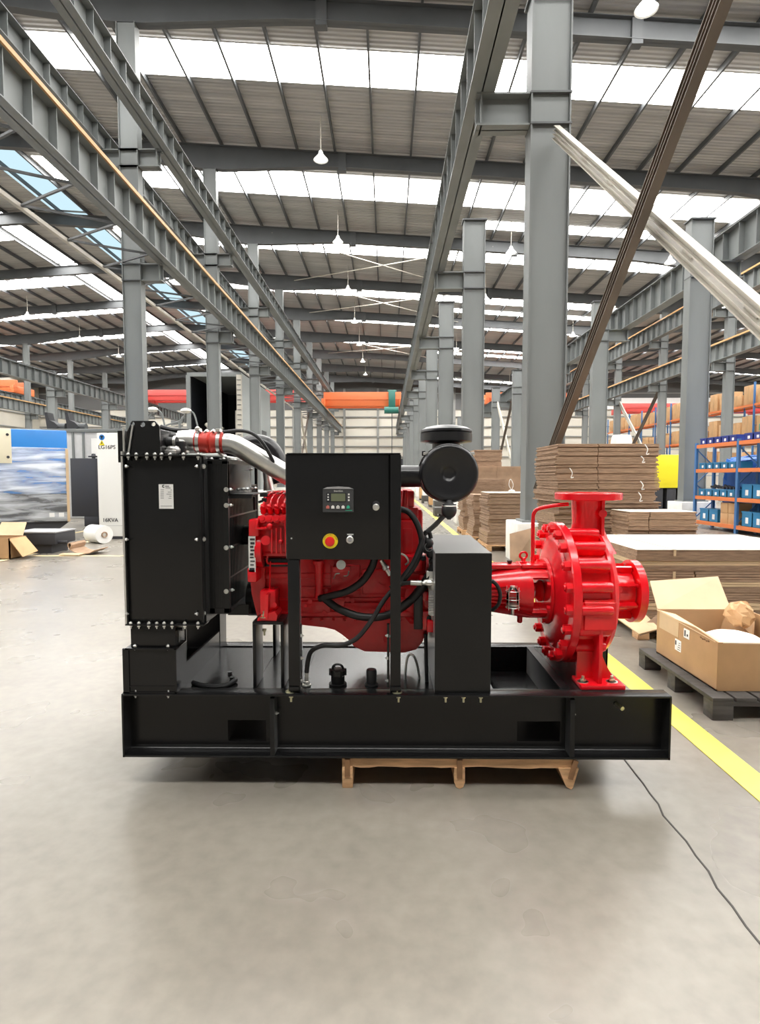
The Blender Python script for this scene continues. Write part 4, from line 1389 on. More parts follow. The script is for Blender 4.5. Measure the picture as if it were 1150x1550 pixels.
# --- pump
PY_ = 2.95
pc = q(850, 894, PY_)
PX0, PZ_ = .845, pc.z
PR = .352
vo = MB().lathe([(0.0, .06), (0, PR - .004), (.004, PR), (.036, PR), (.040, PR - .004), (.040, PR - .055), (.185, PR - .055), (.187, PR - .04), (.20, PR - .036), (.222, PR - .05), (.236, PR - .09), (.25, PR - .16), (.30, .115), (.36, .105)], (PX0, PY_, PZ_), (1, 0, 0), 64)
pump = vo.build('pump', RED, SET)
# bosses behind the flange
NB = 20
for k in range(NB):
    a = 2 * PI * (k + .25) / NB
    y_, z_ = PY_ + (PR - .022) * math.cos(a), PZ_ + (PR - .022) * math.sin(a)
    if 70 < math.degrees(a) < 110:
        continue
    bo = MB()
    bo.lathe([(0, .025), (.132, .025), (.142, .021)], (PX0 + .038, y_, z_), (1, 0, 0), 16)
    # web under the boss
    d = Vector((0, math.cos(a), math.sin(a)))
    p = Vector((PX0 + .04, PY_, PZ_)) + d * (PR - .05)
    bo.bar(p, p + Vector((.14, 0, 0)), .05, .05, up=d)
    bo.build('flange_boss', RED, pump)
# broad smooth pad facing the aisle side
pd = MB().prism([(PX0 + .042, PZ_ - .125), (PX0 + .2, PZ_ - .125), (PX0 + .2, PZ_ + .02), (PX0 + .042, PZ_ + .02)], 'y', PY_ - PR + .012, PY_ - PR + .1)
bmesh.ops.bevel(pd.b, geom=list(pd.b.edges), offset=.012, segments=3, affect='EDGES')
pd.build('inspection_pad', RED, pump)
bx = MB().lathe([(0, .0245), (.030, .0245), (.033, .019)], (0, 0, 0), (-1, 0, 0), 6).cyl((-.033, 0, 0), (-.040, 0, 0), .012, n=10)
bxm = bx.mesh('hex_bolt', RED)
for k in range(NB):
    a = 2 * PI * (k + .25) / NB
    inst('hex_bolt', bxm, pump, (PX0 + .002, PY_ + (PR - .030) * math.cos(a), PZ_ + (PR - .030) * math.sin(a)))
cv = MB().lathe([(-.035, .12), (-.034, .165), (-.03, .20), (-.012, .262), (-.004, .28), (0.002, .285)], (PX0, PY_, PZ_), (1, 0, 0), 48, False)
cv.build('casing_cover', RED, pump)
# discharge nozzle
nz = q(890, 747, PY_)
zt_ = nz.z + .004
NX = nz.x
b = MB().lathe([(0, .105), (.05, .085), (.09, .076), (.17, .080), (.235, .083)], (NX, PY_, zt_ - .245), (0, 0, 1), 36)
b.lathe([(0, .15), (.07, .11)], (NX - .01, PY_, zt_ - .30), (0, 0, 1), 32)
b.bar((NX + .045, PY_ - .075, zt_ - .21), (NX + .045, PY_ - .075, zt_ - .03), .014, .03, up=(0, 1, 0))
b.cyl((NX + .04, PY_ - .10, zt_ - .10), (NX + .04, PY_ - .06, zt_ - .10), .02, n=14)
b.build('discharge_nozzle', RED, pump)
MB().lathe([(0, .160), (.003, .163), (.031, .163), (.034, .160), (.034, .075), (.02, .075)], (NX, PY_, zt_ - .034), (0, 0, 1), 56, True).build('discharge_flange', RED, pump)
# suction neck and flange
SXF = 1.232
b = MB().lathe([(0, .17), (.05, .125), (.12, .108), (.17, .108)], (PX0 + .21, PY_, PZ_), (1, 0, 0), 40)
for k in range(8):
    a = 2 * PI * (k + .5) / 8
    d = Vector((0, math.cos(a), math.sin(a)))
    p = Vector((PX0 + .23, PY_, PZ_)) + d * .125
    b.bar(p, p + Vector((.15, 0, 0)), .012, .035, up=d)
b.cyl((PX0 + .29, PY_ - .125, PZ_ + .03), (PX0 + .29, PY_ - .09, PZ_ + .03), .018, n=12)
b.build('suction_neck', RED, pump)
hol = [circ(PY_ + .125 * math.cos(2 * PI * (k + .5) / 8), PZ_ + .125 * math.sin(2 * PI * (k + .5) / 8), .011, 12) for k in range(8)]
MB().prism(circ(PY_, PZ_, .158, 56), 'x', SXF, SXF + .036, holes=hol + [circ(PY_, PZ_, .075, 36)]).build('suction_flange', RED, pump)
# pedestal feet, one towards the aisle and one behind
fy0, fy1 = 2.60, 3.28
zf = SZ1
xl, xr = qx(882, 2.62, 1000), qx(912, 2.62, 1000)


def yy_(v, near):
    return fy0 + v if near else fy1 - v


for near in (True, False):
    b = MB()

    def pb(x0, x1, v0, v1, z0, z1, bev=0.0):
        ys = sorted((yy_(v0, near), yy_(v1, near)))
        b.box(x0, x1, ys[0], ys[1], z0, z1, bev)
    pb(xl - .012, xr + .10, 0, .14, zf, zf + .022, .004)
    pb(xl, xr, .10, .115, zf, zf + .30)
    pb(xr - .018, xr, .02, .2, zf + .02, zf + .315, .003)
    pb(xl - .002, xr, .03, .2, zf + .30, zf + .318, .004)
    pts = [(xr - .01, zf + .02)] + [(xr + .085 * (1 - t) ** 2.2, zf + .022 + .27 * t) for t in [k / 8 for k in range(9)]] + [(xr - .01, zf + .29)]
    ys = sorted((yy_(.1, near), yy_(.2, near)))
    b.prism(pts, 'y', ys[0], ys[1])
    b.build('pedestal', RED, pump)
for xx in (xl + .012, xr + .055):
    for yy in (fy0 + .05, fy1 - .05):
        inst('bolt', BIGB, pump, (xx, yy, zf + .022))
        MB().cyl((xx, yy, zf + .022), (xx, yy, zf + .025), .026, n=18).build('washer', ZINC, pump)
# vent pipe
MB().tube([q(860, 763, 2.92), q(840, 765, 2.92), q(818, 769, 2.93), q(809, 775, 2.94), q(806.5, 790, 2.95), q(806, 852, 2.95)], .0095, 10, 5).build('vent_pipe', RED, SET)
# bearing housing
hx0 = qx(742, 2.85, 890)
hx1 = qx(800, 2.82, 890)
hx2 = qx(808, 2.82, 890)
fx = .795
b = MB().lathe([(0, .105), (hx1 - hx0, .135), (hx2 - hx0, .138), (hx2 - hx0, .05)], (hx0, PY_, PZ_ - .0), (1, 0, 0), 44)
housing = b.build('bearing_housing', RED, SET)
for k in range(7):
    a = math.radians(-34 + k * 9)
    for sg in (1, -1):
        d = Vector((0, -sg * math.cos(a), math.sin(a)))
        MB().bar(Vector((hx0, PY_, PZ_)) + d * .108, Vector((hx0 + .075, PY_, PZ_)) + d * .121, .006, .022, up=d).build('cooling_fin', RED, housing)
ad = MB()
for lo_, hi_ in ((38, 142), (222, 318)):
    n = 14
    outer, inner = [], []
    for k in range(n + 1):
        a = math.radians(lo_ + (hi_ - lo_) * k / n)
        outer.append((PY_ + .138 * math.cos(a), PZ_ + .138 * math.sin(a)))
        inner.append((PY_ + .118 * math.cos(a), PZ_ + .118 * math.sin(a)))
    ad.prism(outer + inner[::-1], 'x', hx2 - .01, fx + .01)
ad.lathe([(0, .06), (0, .165), (.003, .168), (.014, .168), (.014, .06)], (fx, PY_, PZ_), (1, 0, 0), 44)
ad.build('adapter_frame', RED, housing)
nutm = MB().lathe([(0, .012), (.016, .012)], (0, 0, 0), (-1, 0, 0), 6).mesh('adapter_nut', RED)
for k in range(8):
    a = math.radians(22.5 + 45 * k)
    inst('adapter_nut', nutm, housing, (fx, PY_ + .152 * math.cos(a), PZ_ + .152 * math.sin(a)))
b = MB().cyl((hx2 - .02, PY_, PZ_ + .02), (fx + .02, PY_, PZ_ + .02), .022, n=16)
b.lathe([(0, .03), (.02, .055), (.035, .055)], (hx2 + .035, PY_, PZ_), (1, 0, 0), 24)
b.build('shaft', RED_SHADED, housing)
b = MB().box(hx0 - .0, hx1 + .05, PY_ - .05, PY_ + .05, PZ_ + .118, PZ_ + .139, .004)
b.box(hx1 - .02, fx + .01, PY_ - .07, PY_ + .07, PZ_ + .125, PZ_ + .142, .003)
ex = qx(792, PY_, 840)
b.lathe([(0, .018), (.012, .018), (.014, .012), (.026, .010)], (ex, PY_, PZ_ + .138), (0, 0, 1), 14)
b.torus((ex, PY_, PZ_ + .181), (0, 1, .25), .018, .0058, 24, 8)
b.build('eye_bolt', RED, housing)
cx_ = qx(771, PY_, 848)
MB().lathe([(0, .010), (.008, .012), (.014, .014), (.018, .012)], (cx_, PY_, PZ_ + .138), (0, 0, 1), 12).build('breather_plug', RUBBER, housing)
dx_ = qx(785, PY_, 945)
MB().lathe([(0, .014), (.03, .014), (.036, .009)], (dx_, PY_ - .02, PZ_ - .125), (0, 0, -1), 12).build('oil_drain', RED_SHADED, housing)
ox = qx(776, 2.79, 900)
MB().lathe([(0, .0285), (.004, .030), (.055, .030), (.075, .022), (.085, .014), (.088, .0001)], (ox, 2.79, q(776, 916, 2.79).z), (0, 0, 1), 28).build('oiler_glass', GLASS, housing)
oz = q(776, 916, 2.79).z
MB().lathe([(-.045, .0001), (-.045, .009), (-.018, .009), (-.016, .016), (-.004, .028), (0.002, .031), (.006, .0305)], (ox, 2.79, oz), (0, 0, 1), 24).cyl((ox, 2.79, oz - .01), (ox + .03, 2.80, oz - .008), .009, n=10).build('oiler_base', ALU, housing)
MB().cyl((ox, 2.79, oz + .086), (ox, 2.79, oz + .094), .014, n=12).build('oiler_cap', ALU, housing)
b = MB()
for k in range(4):
    a = PI / 4 + PI / 2 * k
    b.cyl((ox + .034 * math.cos(a), 2.79 + .034 * math.sin(a), oz - .02), (ox + .034 * math.cos(a), 2.79 + .034 * math.sin(a), oz + .09), .0016, n=5)
for z in (-.01, .03, .07):
    b.torus((ox, 2.79, oz + z), (0, 0, 1), .034, .0014, 20, 5)
b.build('oiler_cage', ALU, housing)
MB().tube([q(744, 879, 2.72), q(752, 886, 2.72), q(757, 900, 2.72), q(754, 915, 2.72), q(744, 924, 2.73)], .009, 8).build('cable', RUBBER, SET)
b = MB().box(hx0 - .22, hx0 + .01, PY_ - .03, PY_ + .03, PZ_ - .03, PZ_ + .03)
b.build('coupling_shaft', STEELD, SET)

# ------------------------------------------------------------------ things standing around
def wbox(name, x0, x1, y0, y1, z0, z1, m, parent=None, bev=0.0):
    return MB().box(x0, x1, y0, y1, z0, z1, bev).build(name, m, parent)


# pine pallet carrying the skid
pal = thing('wooden_pallet', 'raw pine pallet under the black skid of the pump set', 'pallet', (.45, 2.9, 0))
xa, xb = qx(518, 2.55, 1160), qx(872, 2.55, 1160)
for k in range(5):
    y0 = 2.545 + k * .19
    wb_ = random.Random(k + 2)
    b = MB()
    if k == 0:
        n = 26
        lowe = [(xa + (xb - xa) * i / n, .096 + wb_.uniform(-.004, .004)) for i in range(n + 1)]
        b.prism(lowe + [(xb, .141), (xa, .141)], 'y', y0, y0 + .10)
    else:
        b.box(xa, xb, y0, y0 + .10, .098, .141, .003)
    b.build('deck_board', WOOD, pal)
for i, (px0, px1) in enumerate(((518, 534), (687, 703))):
    x0, x1 = qx(px0, 2.55, 1180), qx(px1, 2.55, 1180)
    b = MB()
    if i == 0:
        b.box(x0, x1, 2.538, 3.41, 0, .0975, .004)
    else:
        cx = (x0 + x1) / 2
        pts = [(x0, .0975), (x0, .03), (x0 + .008, .008), (cx, 0), (x1 - .008, .008), (x1, .03), (x1, .0975)]
        b.prism(pts, 'y', 2.538, 3.41)
    b.build('stringer', WOOD, pal)
    wbox('brown_strap', x0 + .012, x1 - .012, 2.534, 2.545, .055 if i == 0 else .05, .135, WOODB, pal)
xe = qx(862, 2.55, 1180)
b = MB().prism([(xe - .055, .0975), (xe - .018, .012), (xe + .004, .0), (xe + .012, .01), (xe + .036, .0975)], 'y', 2.538, 3.41)
b.build('stringer', WOOD, pal)['label'] = 'splayed stringer leaning inwards'
MB().bar((xe - .002, 2.537, .05), (xe + .022, 2.537, .135), .022, .012, up=(0, 1, 0)).build('brown_strap', WOODB, pal)


def pallet(x0, x1, y0, y1, h, m, label, nb=6, along='x'):
    t = thing('wooden_pallet', label, 'pallet', ((x0 + x1) / 2, (y0 + y1) / 2, 0))
    for k in range(nb):
        if along == 'x':
            w = (y1 - y0) / nb
            wbox('deck_board', x0, x1, y0 + k * w, y0 + k * w + w * .82, h - .024, h, m, t, .002)
        else:
            w = (x1 - x0) / nb
            wbox('deck_board', x0 + k * w, x0 + k * w + w * .88, y0, y1, h - .024, h, m, t, .002)
    for k in range(3):
        if along == 'x':
            xx = x0 + (x1 - x0 - .1) * k / 2
            wbox('stringer', xx, xx + .1, y0, y1, h - .048, h - .024, m, t)
            for j in range(3):
                yy = y0 + (y1 - y0 - .12) * j / 2
                wbox('block', xx, xx + .1, yy, yy + .12, 0, h - .048, m, t, .003)
        else:
            yy = y0 + (y1 - y0 - .1) * k / 2
            wbox('stringer', x0, x1, yy, yy + .1, h - .048, h - .024, m, t)
            for j in range(3):
                xx = x0 + (x1 - x0 - .12) * j / 2
                wbox('block', xx, xx + .12, yy, yy + .1, 0, h - .048, m, t, .003)
    return t


# dark pallet with the open carton
pallet(1.875, 2.95, 3.29, 4.27, .132, WOODD, 'dark stained pallet under the open brown carton', 8, 'y')
car = thing('open_carton', 'open brown carton with raised flap on the dark pallet', 'carton', (2.28, 3.8, .132))
cx0, cx1, cy0, cy1, cz0, cz1 = 1.955, 2.60, 3.40, 4.17, .133, .445
b = MB()
b.box(cx0, cx1, cy0, cy1, cz0, cz0 + .008)
b.prism([(cy0, cz0), (cy1, cz0), (cy1, cz1), (cy0 + .5, cz1 - .006), (cy0 + .25, cz1 + .004), (cy0, cz1 - .02)], 'x', cx0, cx0 + .008)
b.prism([(cy0, cz0), (cy1, cz0), (cy1, cz1), (cy0, cz1 - .02)], 'x', cx1 - .008, cx1)
b.prism([(cx0 + .0081, cz0 + .0081), (cx1 - .0081, cz0 + .0081), (cx1 - .0081, cz1 - .03), (cx0 + .0081, cz1 - .02)], 'y', cy0 + .0005, cy0 + .0085)
b.box(cx0 + .0081, cx1 - .0081, cy1 - .008, cy1, cz0 + .0081, cz1)
b.build('carton_body', BOXM, car)
# flaps
fl = MB()
A, B_ = Vector((cx0, cy1, cz1)), Vector((cx1 - .12, cy1, cz1))
C_, D_ = q(1086, 873, 4.42), q(983, 880, 4.42)


slab(fl, (A, B_, C_, D_), .005).build('raised_flap', CARDL, car, smooth=False)
slab(MB(), ((cx0 - .004, cy0 + .02, cz1 - .02), (cx0 - .004, cy1, cz1), (cx0 + .10, cy1 - .06, cz1 - .018), (cx0 + .10, cy0 + .1, cz1 - .055)), .005).build('side_flap', CARDL, car, smooth=False)
slab(MB(), ((cx0 + .03, cy0, cz1 - .025), (cx1 - .02, cy0, cz1 - .035), (cx1 - .03, cy0 + .20, cz1 - .07), (cx0 + .06, cy0 + .2, cz1 - .07)), .005).build('front_flap', CARDT, car, smooth=False)
slab(MB(), ((cx1 - .16, cy1 - .01, cz1 + .0), (cx1 - .02, cy1 - .12, cz1 - .02), (cx1 - .10, cy1 - .24, cz1 - .13), (cx1 - .2, cy1 - .02, cz1 - .14)), .005).build('crumpled_flap', BOXM, car, smooth=False)
tp = MB().box(cx0 - .002, cx0, 3.86, 4.13, .325, .435).build('tape_patch', CARDL, car)
MB().box(cx0 - .0022, cx0, 3.72, 3.79, .35, .41).build('paper_label', PAPER, car)
MB().box(cx0 - .0022, cx0, 3.82, 3.90, .235, .31).build('paper_label', PAPER, car)
b = MB().box(cx0 - .003, cx0 - .002, 3.735, 3.75, .365, .38).box(cx0 - .003, cx0 - .002, 3.765, 3.78, .36, .40)
for k in range(4):
    b.box(cx0 - .003, cx0 - .002, 3.83, 3.865 - .005 * k, .245 + .015 * k, .249 + .015 * k)
b.box(cx0 - .003, cx0 - .002, 3.88, 3.895, .27, .30)
b.build('label_print', INK, car, smooth=False)
tear = MB()
for k in range(5):
    tear.sphere((cx0 - .0, 3.50 + .022 * k, .405 - .004 * (k % 2)), .012, 8, (.2, 1, .5))
tear.build('torn_edge', WOODB, car)
# foam and kraft paper in the carton
fo = MB().sphere((2.27, 3.76, .27), .13, 20, (1.7, 2.0, .95))
fo.build('foam_wrap', FOAM)
tag(bpy.data.objects['foam_wrap'], 'white foam wrap filling the open brown carton', 'packing foam')
kr = MB().sphere((2.43, 3.98, .455), .09, 16, (1.0, 1.0, 1.0))
rk = random.Random(8)
for v in kr.b.verts:
    v.co += Vector((rk.uniform(-.014, .014), rk.uniform(-.014, .014), rk.uniform(-.014, .014)))
kp = kr.build('kraft_paper', BOXO, smooth=False)
tag(kp, 'crumpled kraft paper ball on the foam in the open carton', 'packing paper')

# ---- flattened cardboard
def bundle(x0, x1, y0, y1, z0, z1, n, m, label, group, seed, gap=None, jit=.02, top=None, strap=None):
    r = random.Random(seed)
    o = thing('cardboard_bundle', label, 'cardboard', ((x0 + x1) / 2, (y0 + y1) / 2, z0), group)
    t = (z1 - z0) / n
    b = MB()
    ox, oy = r.uniform(-jit, jit), r.uniform(-jit * .6, jit * .6)
    for k in range(n):
        a, c = ox + r.uniform(-jit, jit) * .5, oy + r.uniform(-jit, jit) * .35
        za, zb = z0 + k * t, z0 + k * t + t * .86
        if gap:
            gx = x0 + (x1 - x0) * gap + r.uniform(-.01, .01)
            b.box(x0 + a, gx - .006, y0 + c, y1 + c, za, zb)
            b.box(gx + .006, x1 + a + r.uniform(-.01, .02), y0 + c, y1 + c, za, zb)
            b.box(gx - .007, gx + .007, y0 + c + .02, y1 + c, za, zb)
        else:
            b.box(x0 + a, x1 + a, y0 + c, y1 + c, za, zb)
        b.box(x0 + .03, x1 - .03, y0 + .03, y1 - .03, zb - .001, z0 + (k + 1) * t)
    b.build('sheets', m, o, smooth=False)
    o.children[0]['kind'] = 'stuff'
    if top:
        MB().box(x0 + ox, x1 + ox, y0 + oy - .004, y1 + oy, z1 - t * .14, z1 + .002).build('top_sheet', top, o, smooth=False)
    if strap:
        for sx in strap:
            b = MB().box(sx, sx + .022, y0 - jit - .012, y0 - jit - .009, z0, z1)
            if top:
                b.box(sx, sx + .022, y0 - jit - .012, y1, z1 + .002, z1 + .0045)
            b.build('strap', CARDL, o, smooth=False)
    return o


def ordinal(k, n):
    return 'lowest' if k == 0 else 'topmost' if k == n - 1 else NTH[k]


def stack(n, x0, x1, y0, y1, z0, z1, where, seed, gap=None, per=6, jit=.025, m=None, top=None):
    hs = (z1 - z0) / n
    for k in range(n):
        bundle(x0, x1, y0, y1, z0 + k * hs, z0 + (k + 1) * hs, per, m or CARDD, f'{ordinal(k, n)} bundle of flat cardboard {where}, from below', f'cardboard bundles {where}', seed * 50 + k, gap, jit, top if k == n - 1 else None)


tall = 'in the tall stack behind the pump'
pallet(2.02, 3.34, 7.0, 8.1, .12, WOOD, 'pine pallet under the tall cardboard stack behind the pump', 6)
stack(12, 2.06, 3.27, 7.05, 8.05, .121, 1.80, tall, 1, .40, 8, .032)
for px, ya, yb in ((976, 663, 692), (970, 690, 700), (862, 708, 724), (969, 728, 745), (966, 745, 760)):
    s0, s1 = q(px, ya, 6.985), q(px + 2, yb, 6.985)
    k_ = min(11, int(((s0.z + s1.z) / 2 - .121) / .13992))
    zl, zh = .121 + k_ * .13992 + .012, .121 + (k_ + 1) * .13992 - .012
    s0.z, s1.z = min(s0.z, zh), max(s1.z, zl)
    own = [o for o in bpy.data.objects if o.get('label') == f'{ordinal(k_, 12)} bundle of flat cardboard {tall}, from below'][0]
    MB().tube([s0, s0.lerp(s1, .5) + Vector((.02, -.01, 0)), s1, s1 + Vector((.03, -.005, .004))], .006, 6).build('string', PAPER, own)
pallet(2.45, 3.42, 6.35, 6.9, .12, WOOD, 'pine pallet under the low white topped stack behind the pump', 4)
stack(5, 2.62, 3.36, 6.38, 6.86, .121, 1.02, 'in the white topped stack behind the pump', 2, .35, 9, .03, top=CARDT)
pallet(2.16, 3.7, 4.95, 6.2, .12, WOOD, 'pine pallet under the wide strapped stack beside the pump', 6)
hs = [(.121, .20), (.20, .27), (.27, .33), (.33, .42), (.42, .47), (.47, .51), (.51, .60), (.60, .65), (.65, .69), (.69, .735), (.735, .785)]
for k, (z0, z1) in enumerate(hs):
    light = k in (2, 5, 8)
    bundle(2.12 + (.05 if k < 4 else 0), 3.75, 4.92, 6.22, z0, z1, 2 if light else 4, CARDL if light else CARDD,
           f'{ordinal(k, len(hs))} layer of wide cardboard in the strapped stack beside the pump, counted upwards', 'layers of the wide strapped stack', 300 + k,
           .30 if k in (3, 6) else None, .008, CARDT if k == len(hs) - 1 else None, (2.42, 3.3) if k in (4, 6, 10) else None)
low = [o for o in bpy.data.objects if o.get('label', '').startswith('lowest layer of wide cardboard')][0]
slab(MB(), (q(935, 938, 4.86), q(967, 961, 4.6), q(998, 953, 4.66), q(975, 930, 4.86)), .01).build('bent_sheet', CARDL, low, smooth=False)
slab(MB(), (q(967, 961, 4.6), q(975, 945, 4.75), q(1000, 926, 4.75), q(1000, 950, 4.7)), .01).build('bent_edge', CARDD, low, smooth=False)
# further stacks along the yellow line
pallet(1.88, 2.9, 10.9, 12.0, .12, WOOD, 'pine pallet under the stack with a white tag by the yellow line', 5)
stack(8, 1.93, 2.86, 10.95, 11.95, .121, 1.10, 'by the yellow line behind the coupling guard', 4, None, 7, .03, top=CARDT)
pallet(1.82, 2.75, 12.4, 13.4, .12, WOOD, 'pine pallet under the second stack along the yellow line', 5)
stack(7, 1.86, 2.70, 12.45, 13.35, .121, 1.02, 'second along the yellow line', 5, None, 7, .03)
pallet(1.82, 2.9, 14.0, 15.0, .12, WOOD, 'pine pallet under the third stack along the yellow line', 5)
stack(8, 1.86, 2.85, 14.05, 14.95, .121, 1.35, 'third along the yellow line', 6, None, 6, .03)
pallet(2.2, 3.75, 15.3, 16.6, .12, WOOD, 'pine pallet under the big stack before the second crane column', 6)
stack(7, 2.30, 3.65, 15.4, 16.5, .121, 1.68, 'in the big stack under two small ones', 7, .45, 9, .02, m=CARD)
stack(2, 2.32, 3.05, 15.5, 16.3, 1.683, 2.12, 'set upon the big stack behind the air filter', 8, None, 6, .03)
ts = thing('tie_string', 'white knotted tie string lying on the stack by the yellow line', 'string', (2.36, 11.0, 1.105))
MB().sphere((2.36, 11.0, 1.135), .045, 8, (1.4, .6, .65)).build('knot', PAPER, ts)
MB().tube([(2.36, 11.0, 1.15), (2.39, 11.02, 1.26), (2.34, 11.03, 1.36), (2.31, 11.02, 1.25), (2.36, 11.0, 1.15)], .005, 5).build('loop', PAPER, ts)
sc_ = MB().box(3.42, 3.72, 7.3, 7.6, 0, .95, .004).build('carton', BOXO)
tag(sc_, 'plain tan carton beside the tall cardboard stack', 'carton')
ln = slab(MB(), ((1.92, 9.0, .0), (2.4, 9.05, .0), (2.4, 9.2, .62), (1.95, 9.2, .50)), .012).build('leaning_sheet', CARD, smooth=False)
tag(ln, 'brown cardboard sheet leaning on the white column plinth', 'cardboard')
# clutter far down the aisle
for k, (x, y, w, h, m, lab) in enumerate(((1.9, 23.0, .9, .35, WOODD, 'low dark crate'), (2.0, 27.0, 1.0, .5, BOXO, 'tan carton'), (1.9, 31.0, .8, .30, WOODD, 'dark flat crate'), (2.0, 35.0, 1.0, .75, BOXO, 'tall tan carton'), (1.7, 20.5, .5, .22, WOODD, 'small dark crate'))):
    t = thing('crate', f'{lab} beside the yellow line far down the aisle', 'crate', (x, y, 0))
    wbox('body', x, x + w, y, y + .8, .1, .1 + h, m, t, .01)
    for j in range(3):
        wbox('runner', x + (w - .1) * j / 2, x + (w - .1) * j / 2 + .1, y, y + .8, 0, .1, WOODD, t)

# ---- blue bin shelf
SHX0, SHX1 = 8.65, 9.15
sh = thing('bin_shelf', 'blue post shelf with orange beams holding blue bins by the column', 'shelf', (8.9, 14.4, 0))
ys_ = (16.4, 14.45, 12.5)
for y in ys_:
    for x in (SHX0, SHX1):
        b = MB().box(x - .03, x + .03, y - .045, y + .045, 0, 2.34)
        b.build('post', BLUEST, sh, smooth=False)
    for k in range(4):
        xx = (SHX0, SHX1) if k % 2 == 0 else (SHX1, SHX0)
        MB().bar((xx[0], y, .25 + .48 * k), (xx[1], y, .25 + .48 * (k + 1)), .025, .025).build('end_lacing', BLUEST, sh, smooth=False)
LV = (.16, .84, 1.57, 2.24)
for z in LV:
    for (ya, yb) in ((14.5, 16.35), (12.55, 14.4)):
        for x in (SHX0, SHX1):
            wbox('beam', x - .03, x + .03, ya, yb, z - .05, z + .045, ORBEAM, sh)
        wbox('shelf_board', SHX0 + .03, SHX1 - .03, ya, yb, z + .0, z + .045, CARDL, sh)


def parts_bin(x, y, z, w, h, m, label, group):
    t = thing('parts_bin', label, 'bin', (x, y, z), group)
    d = .42
    b = MB()
    b.box(x, x + d, y, y + w, z, z + .01)
    b.box(x, x + .01, y, y + w, z, z + h).box(x + d - .01, x + d, y, y + w, z, z + h)
    b.box(x, x + d, y, y + .01, z, z + h).box(x, x + d, y + w - .01, y + w, z, z + h)
    b.box(x - .012, x + d, y - .008, y + w + .008, z + h - .03, z + h)
    b.box(x + .01, x + d - .01, y + .01, y + w - .01, z + .01, z + h * .8)
    b.build('tray', m, t, smooth=False)
    wbox('paper_label', x - .004, x, y + w * .35, y + w * .62, z + h * .2, z + h * .6, PAPER, t)
    return t


def bin_row(y0, y1, n, z, h, m, lev, bay):
    w = (y1 - y0) / n
    for k in range(n):
        parts_bin(SHX0 + .035, y0 + k * w + .015, z + .046, w - .03, h, m, f'{NTH[n - 1 - k]} bin from the column, {lev} of the {bay} bay of the blue shelf', f'bins on the {lev} of the blue shelf')


bin_row(14.6, 16.3, 5, LV[3], .17, NAVYBIN, 'top', 'complete')
bin_row(12.6, 14.3, 5, LV[3], .17, NAVYBIN, 'top', 'cut off')
bin_row(14.6, 16.3, 5, LV[2], .17, BLUEBIN, 'upper shelf', 'complete')
bin_row(12.6, 13.6, 2, LV[2], .30, BLUEBIN, 'upper shelf', 'cut off')
bin_row(14.6, 16.3, 5, LV[1], .19, BLUEBIN, 'lower shelf', 'complete')
bin_row(12.6, 14.35, 4, LV[1], .34, BLUEBIN, 'lower shelf', 'cut off')
bin_row(15.3, 16.2, 2, LV[0], .34, BLUEBIN, 'floor shelf', 'complete')
bin_row(12.6, 14.3, 4, LV[0], .36, BLUEBIN, 'floor shelf', 'cut off')
for k in range(2):
    for j in range(2):
        c = wbox('carton', SHX0 + .04, SHX0 + .44, 14.55 + .34 * j, 14.87 + .34 * j, LV[0] + .046 + .27 * k, LV[0] + .31 + .27 * k, BOXO, None, .004)
        tag(c, f'{"upper" if k else "lower"} tan carton on the floor shelf {"next to the bins" if j else "next to the middle post"}', 'carton', 'cartons on the floor shelf')
gcr = wbox('green_crate', SHX0 + .02, SHX0 + .45, 13.3, 13.75, LV[3] + .24, LV[3] + .40, GREENBOX, None, .01)
tag(gcr, 'green plastic crate on top of the navy bins', 'crate')
b = MB()
for k in range(7):
    b.bar((SHX0 + .1 + .03 * k, 14.7 + .2 * k, LV[1] + .275), (SHX0 + .25, 15.1 + .16 * k, LV[1] + .30 + .02 * (k % 3)), .05, .05)
tag(b.build('metal_parts', INK), 'loose black metal parts heaped on the lower bins', 'metal parts', kind='stuff')
tr = MB().box(9.4, 11.6, 13.4, 16.5, 0, 1.95, .25)
bmesh.ops.subdivide_edges(tr.b, edges=list(tr.b.edges), cuts=3, use_grid_fill=True)
rt_ = random.Random(4)
for v in tr.b.verts:
    if v.co.z > .05:
        v.co += Vector((rt_.uniform(-.06, .06), rt_.uniform(-.06, .06), rt_.uniform(-.05, .05)))
tag(tr.build('tarpaulin_load', TARP), 'bulky load under blue tarpaulin behind the bin shelf', 'covered load')
ym = thing('yellow_machine', 'black machine with bright yellow hood behind the tall cardboard stack', 'machine', (10.1, 20.9, 0))
wbox('hood', 9.3, 10.55, 20.3, 21.5, 1.02, 2.17, YELLOW, ym, .02)
for x in (9.3, 9.75, 10.2):
    wbox('leg_panel', x, x + .32, 20.35, 21.4, 0, 1.02, INK, ym, .01)
wbox('base', 9.3, 10.55, 20.3, 21.5, 0, .15, INK, ym, .01)

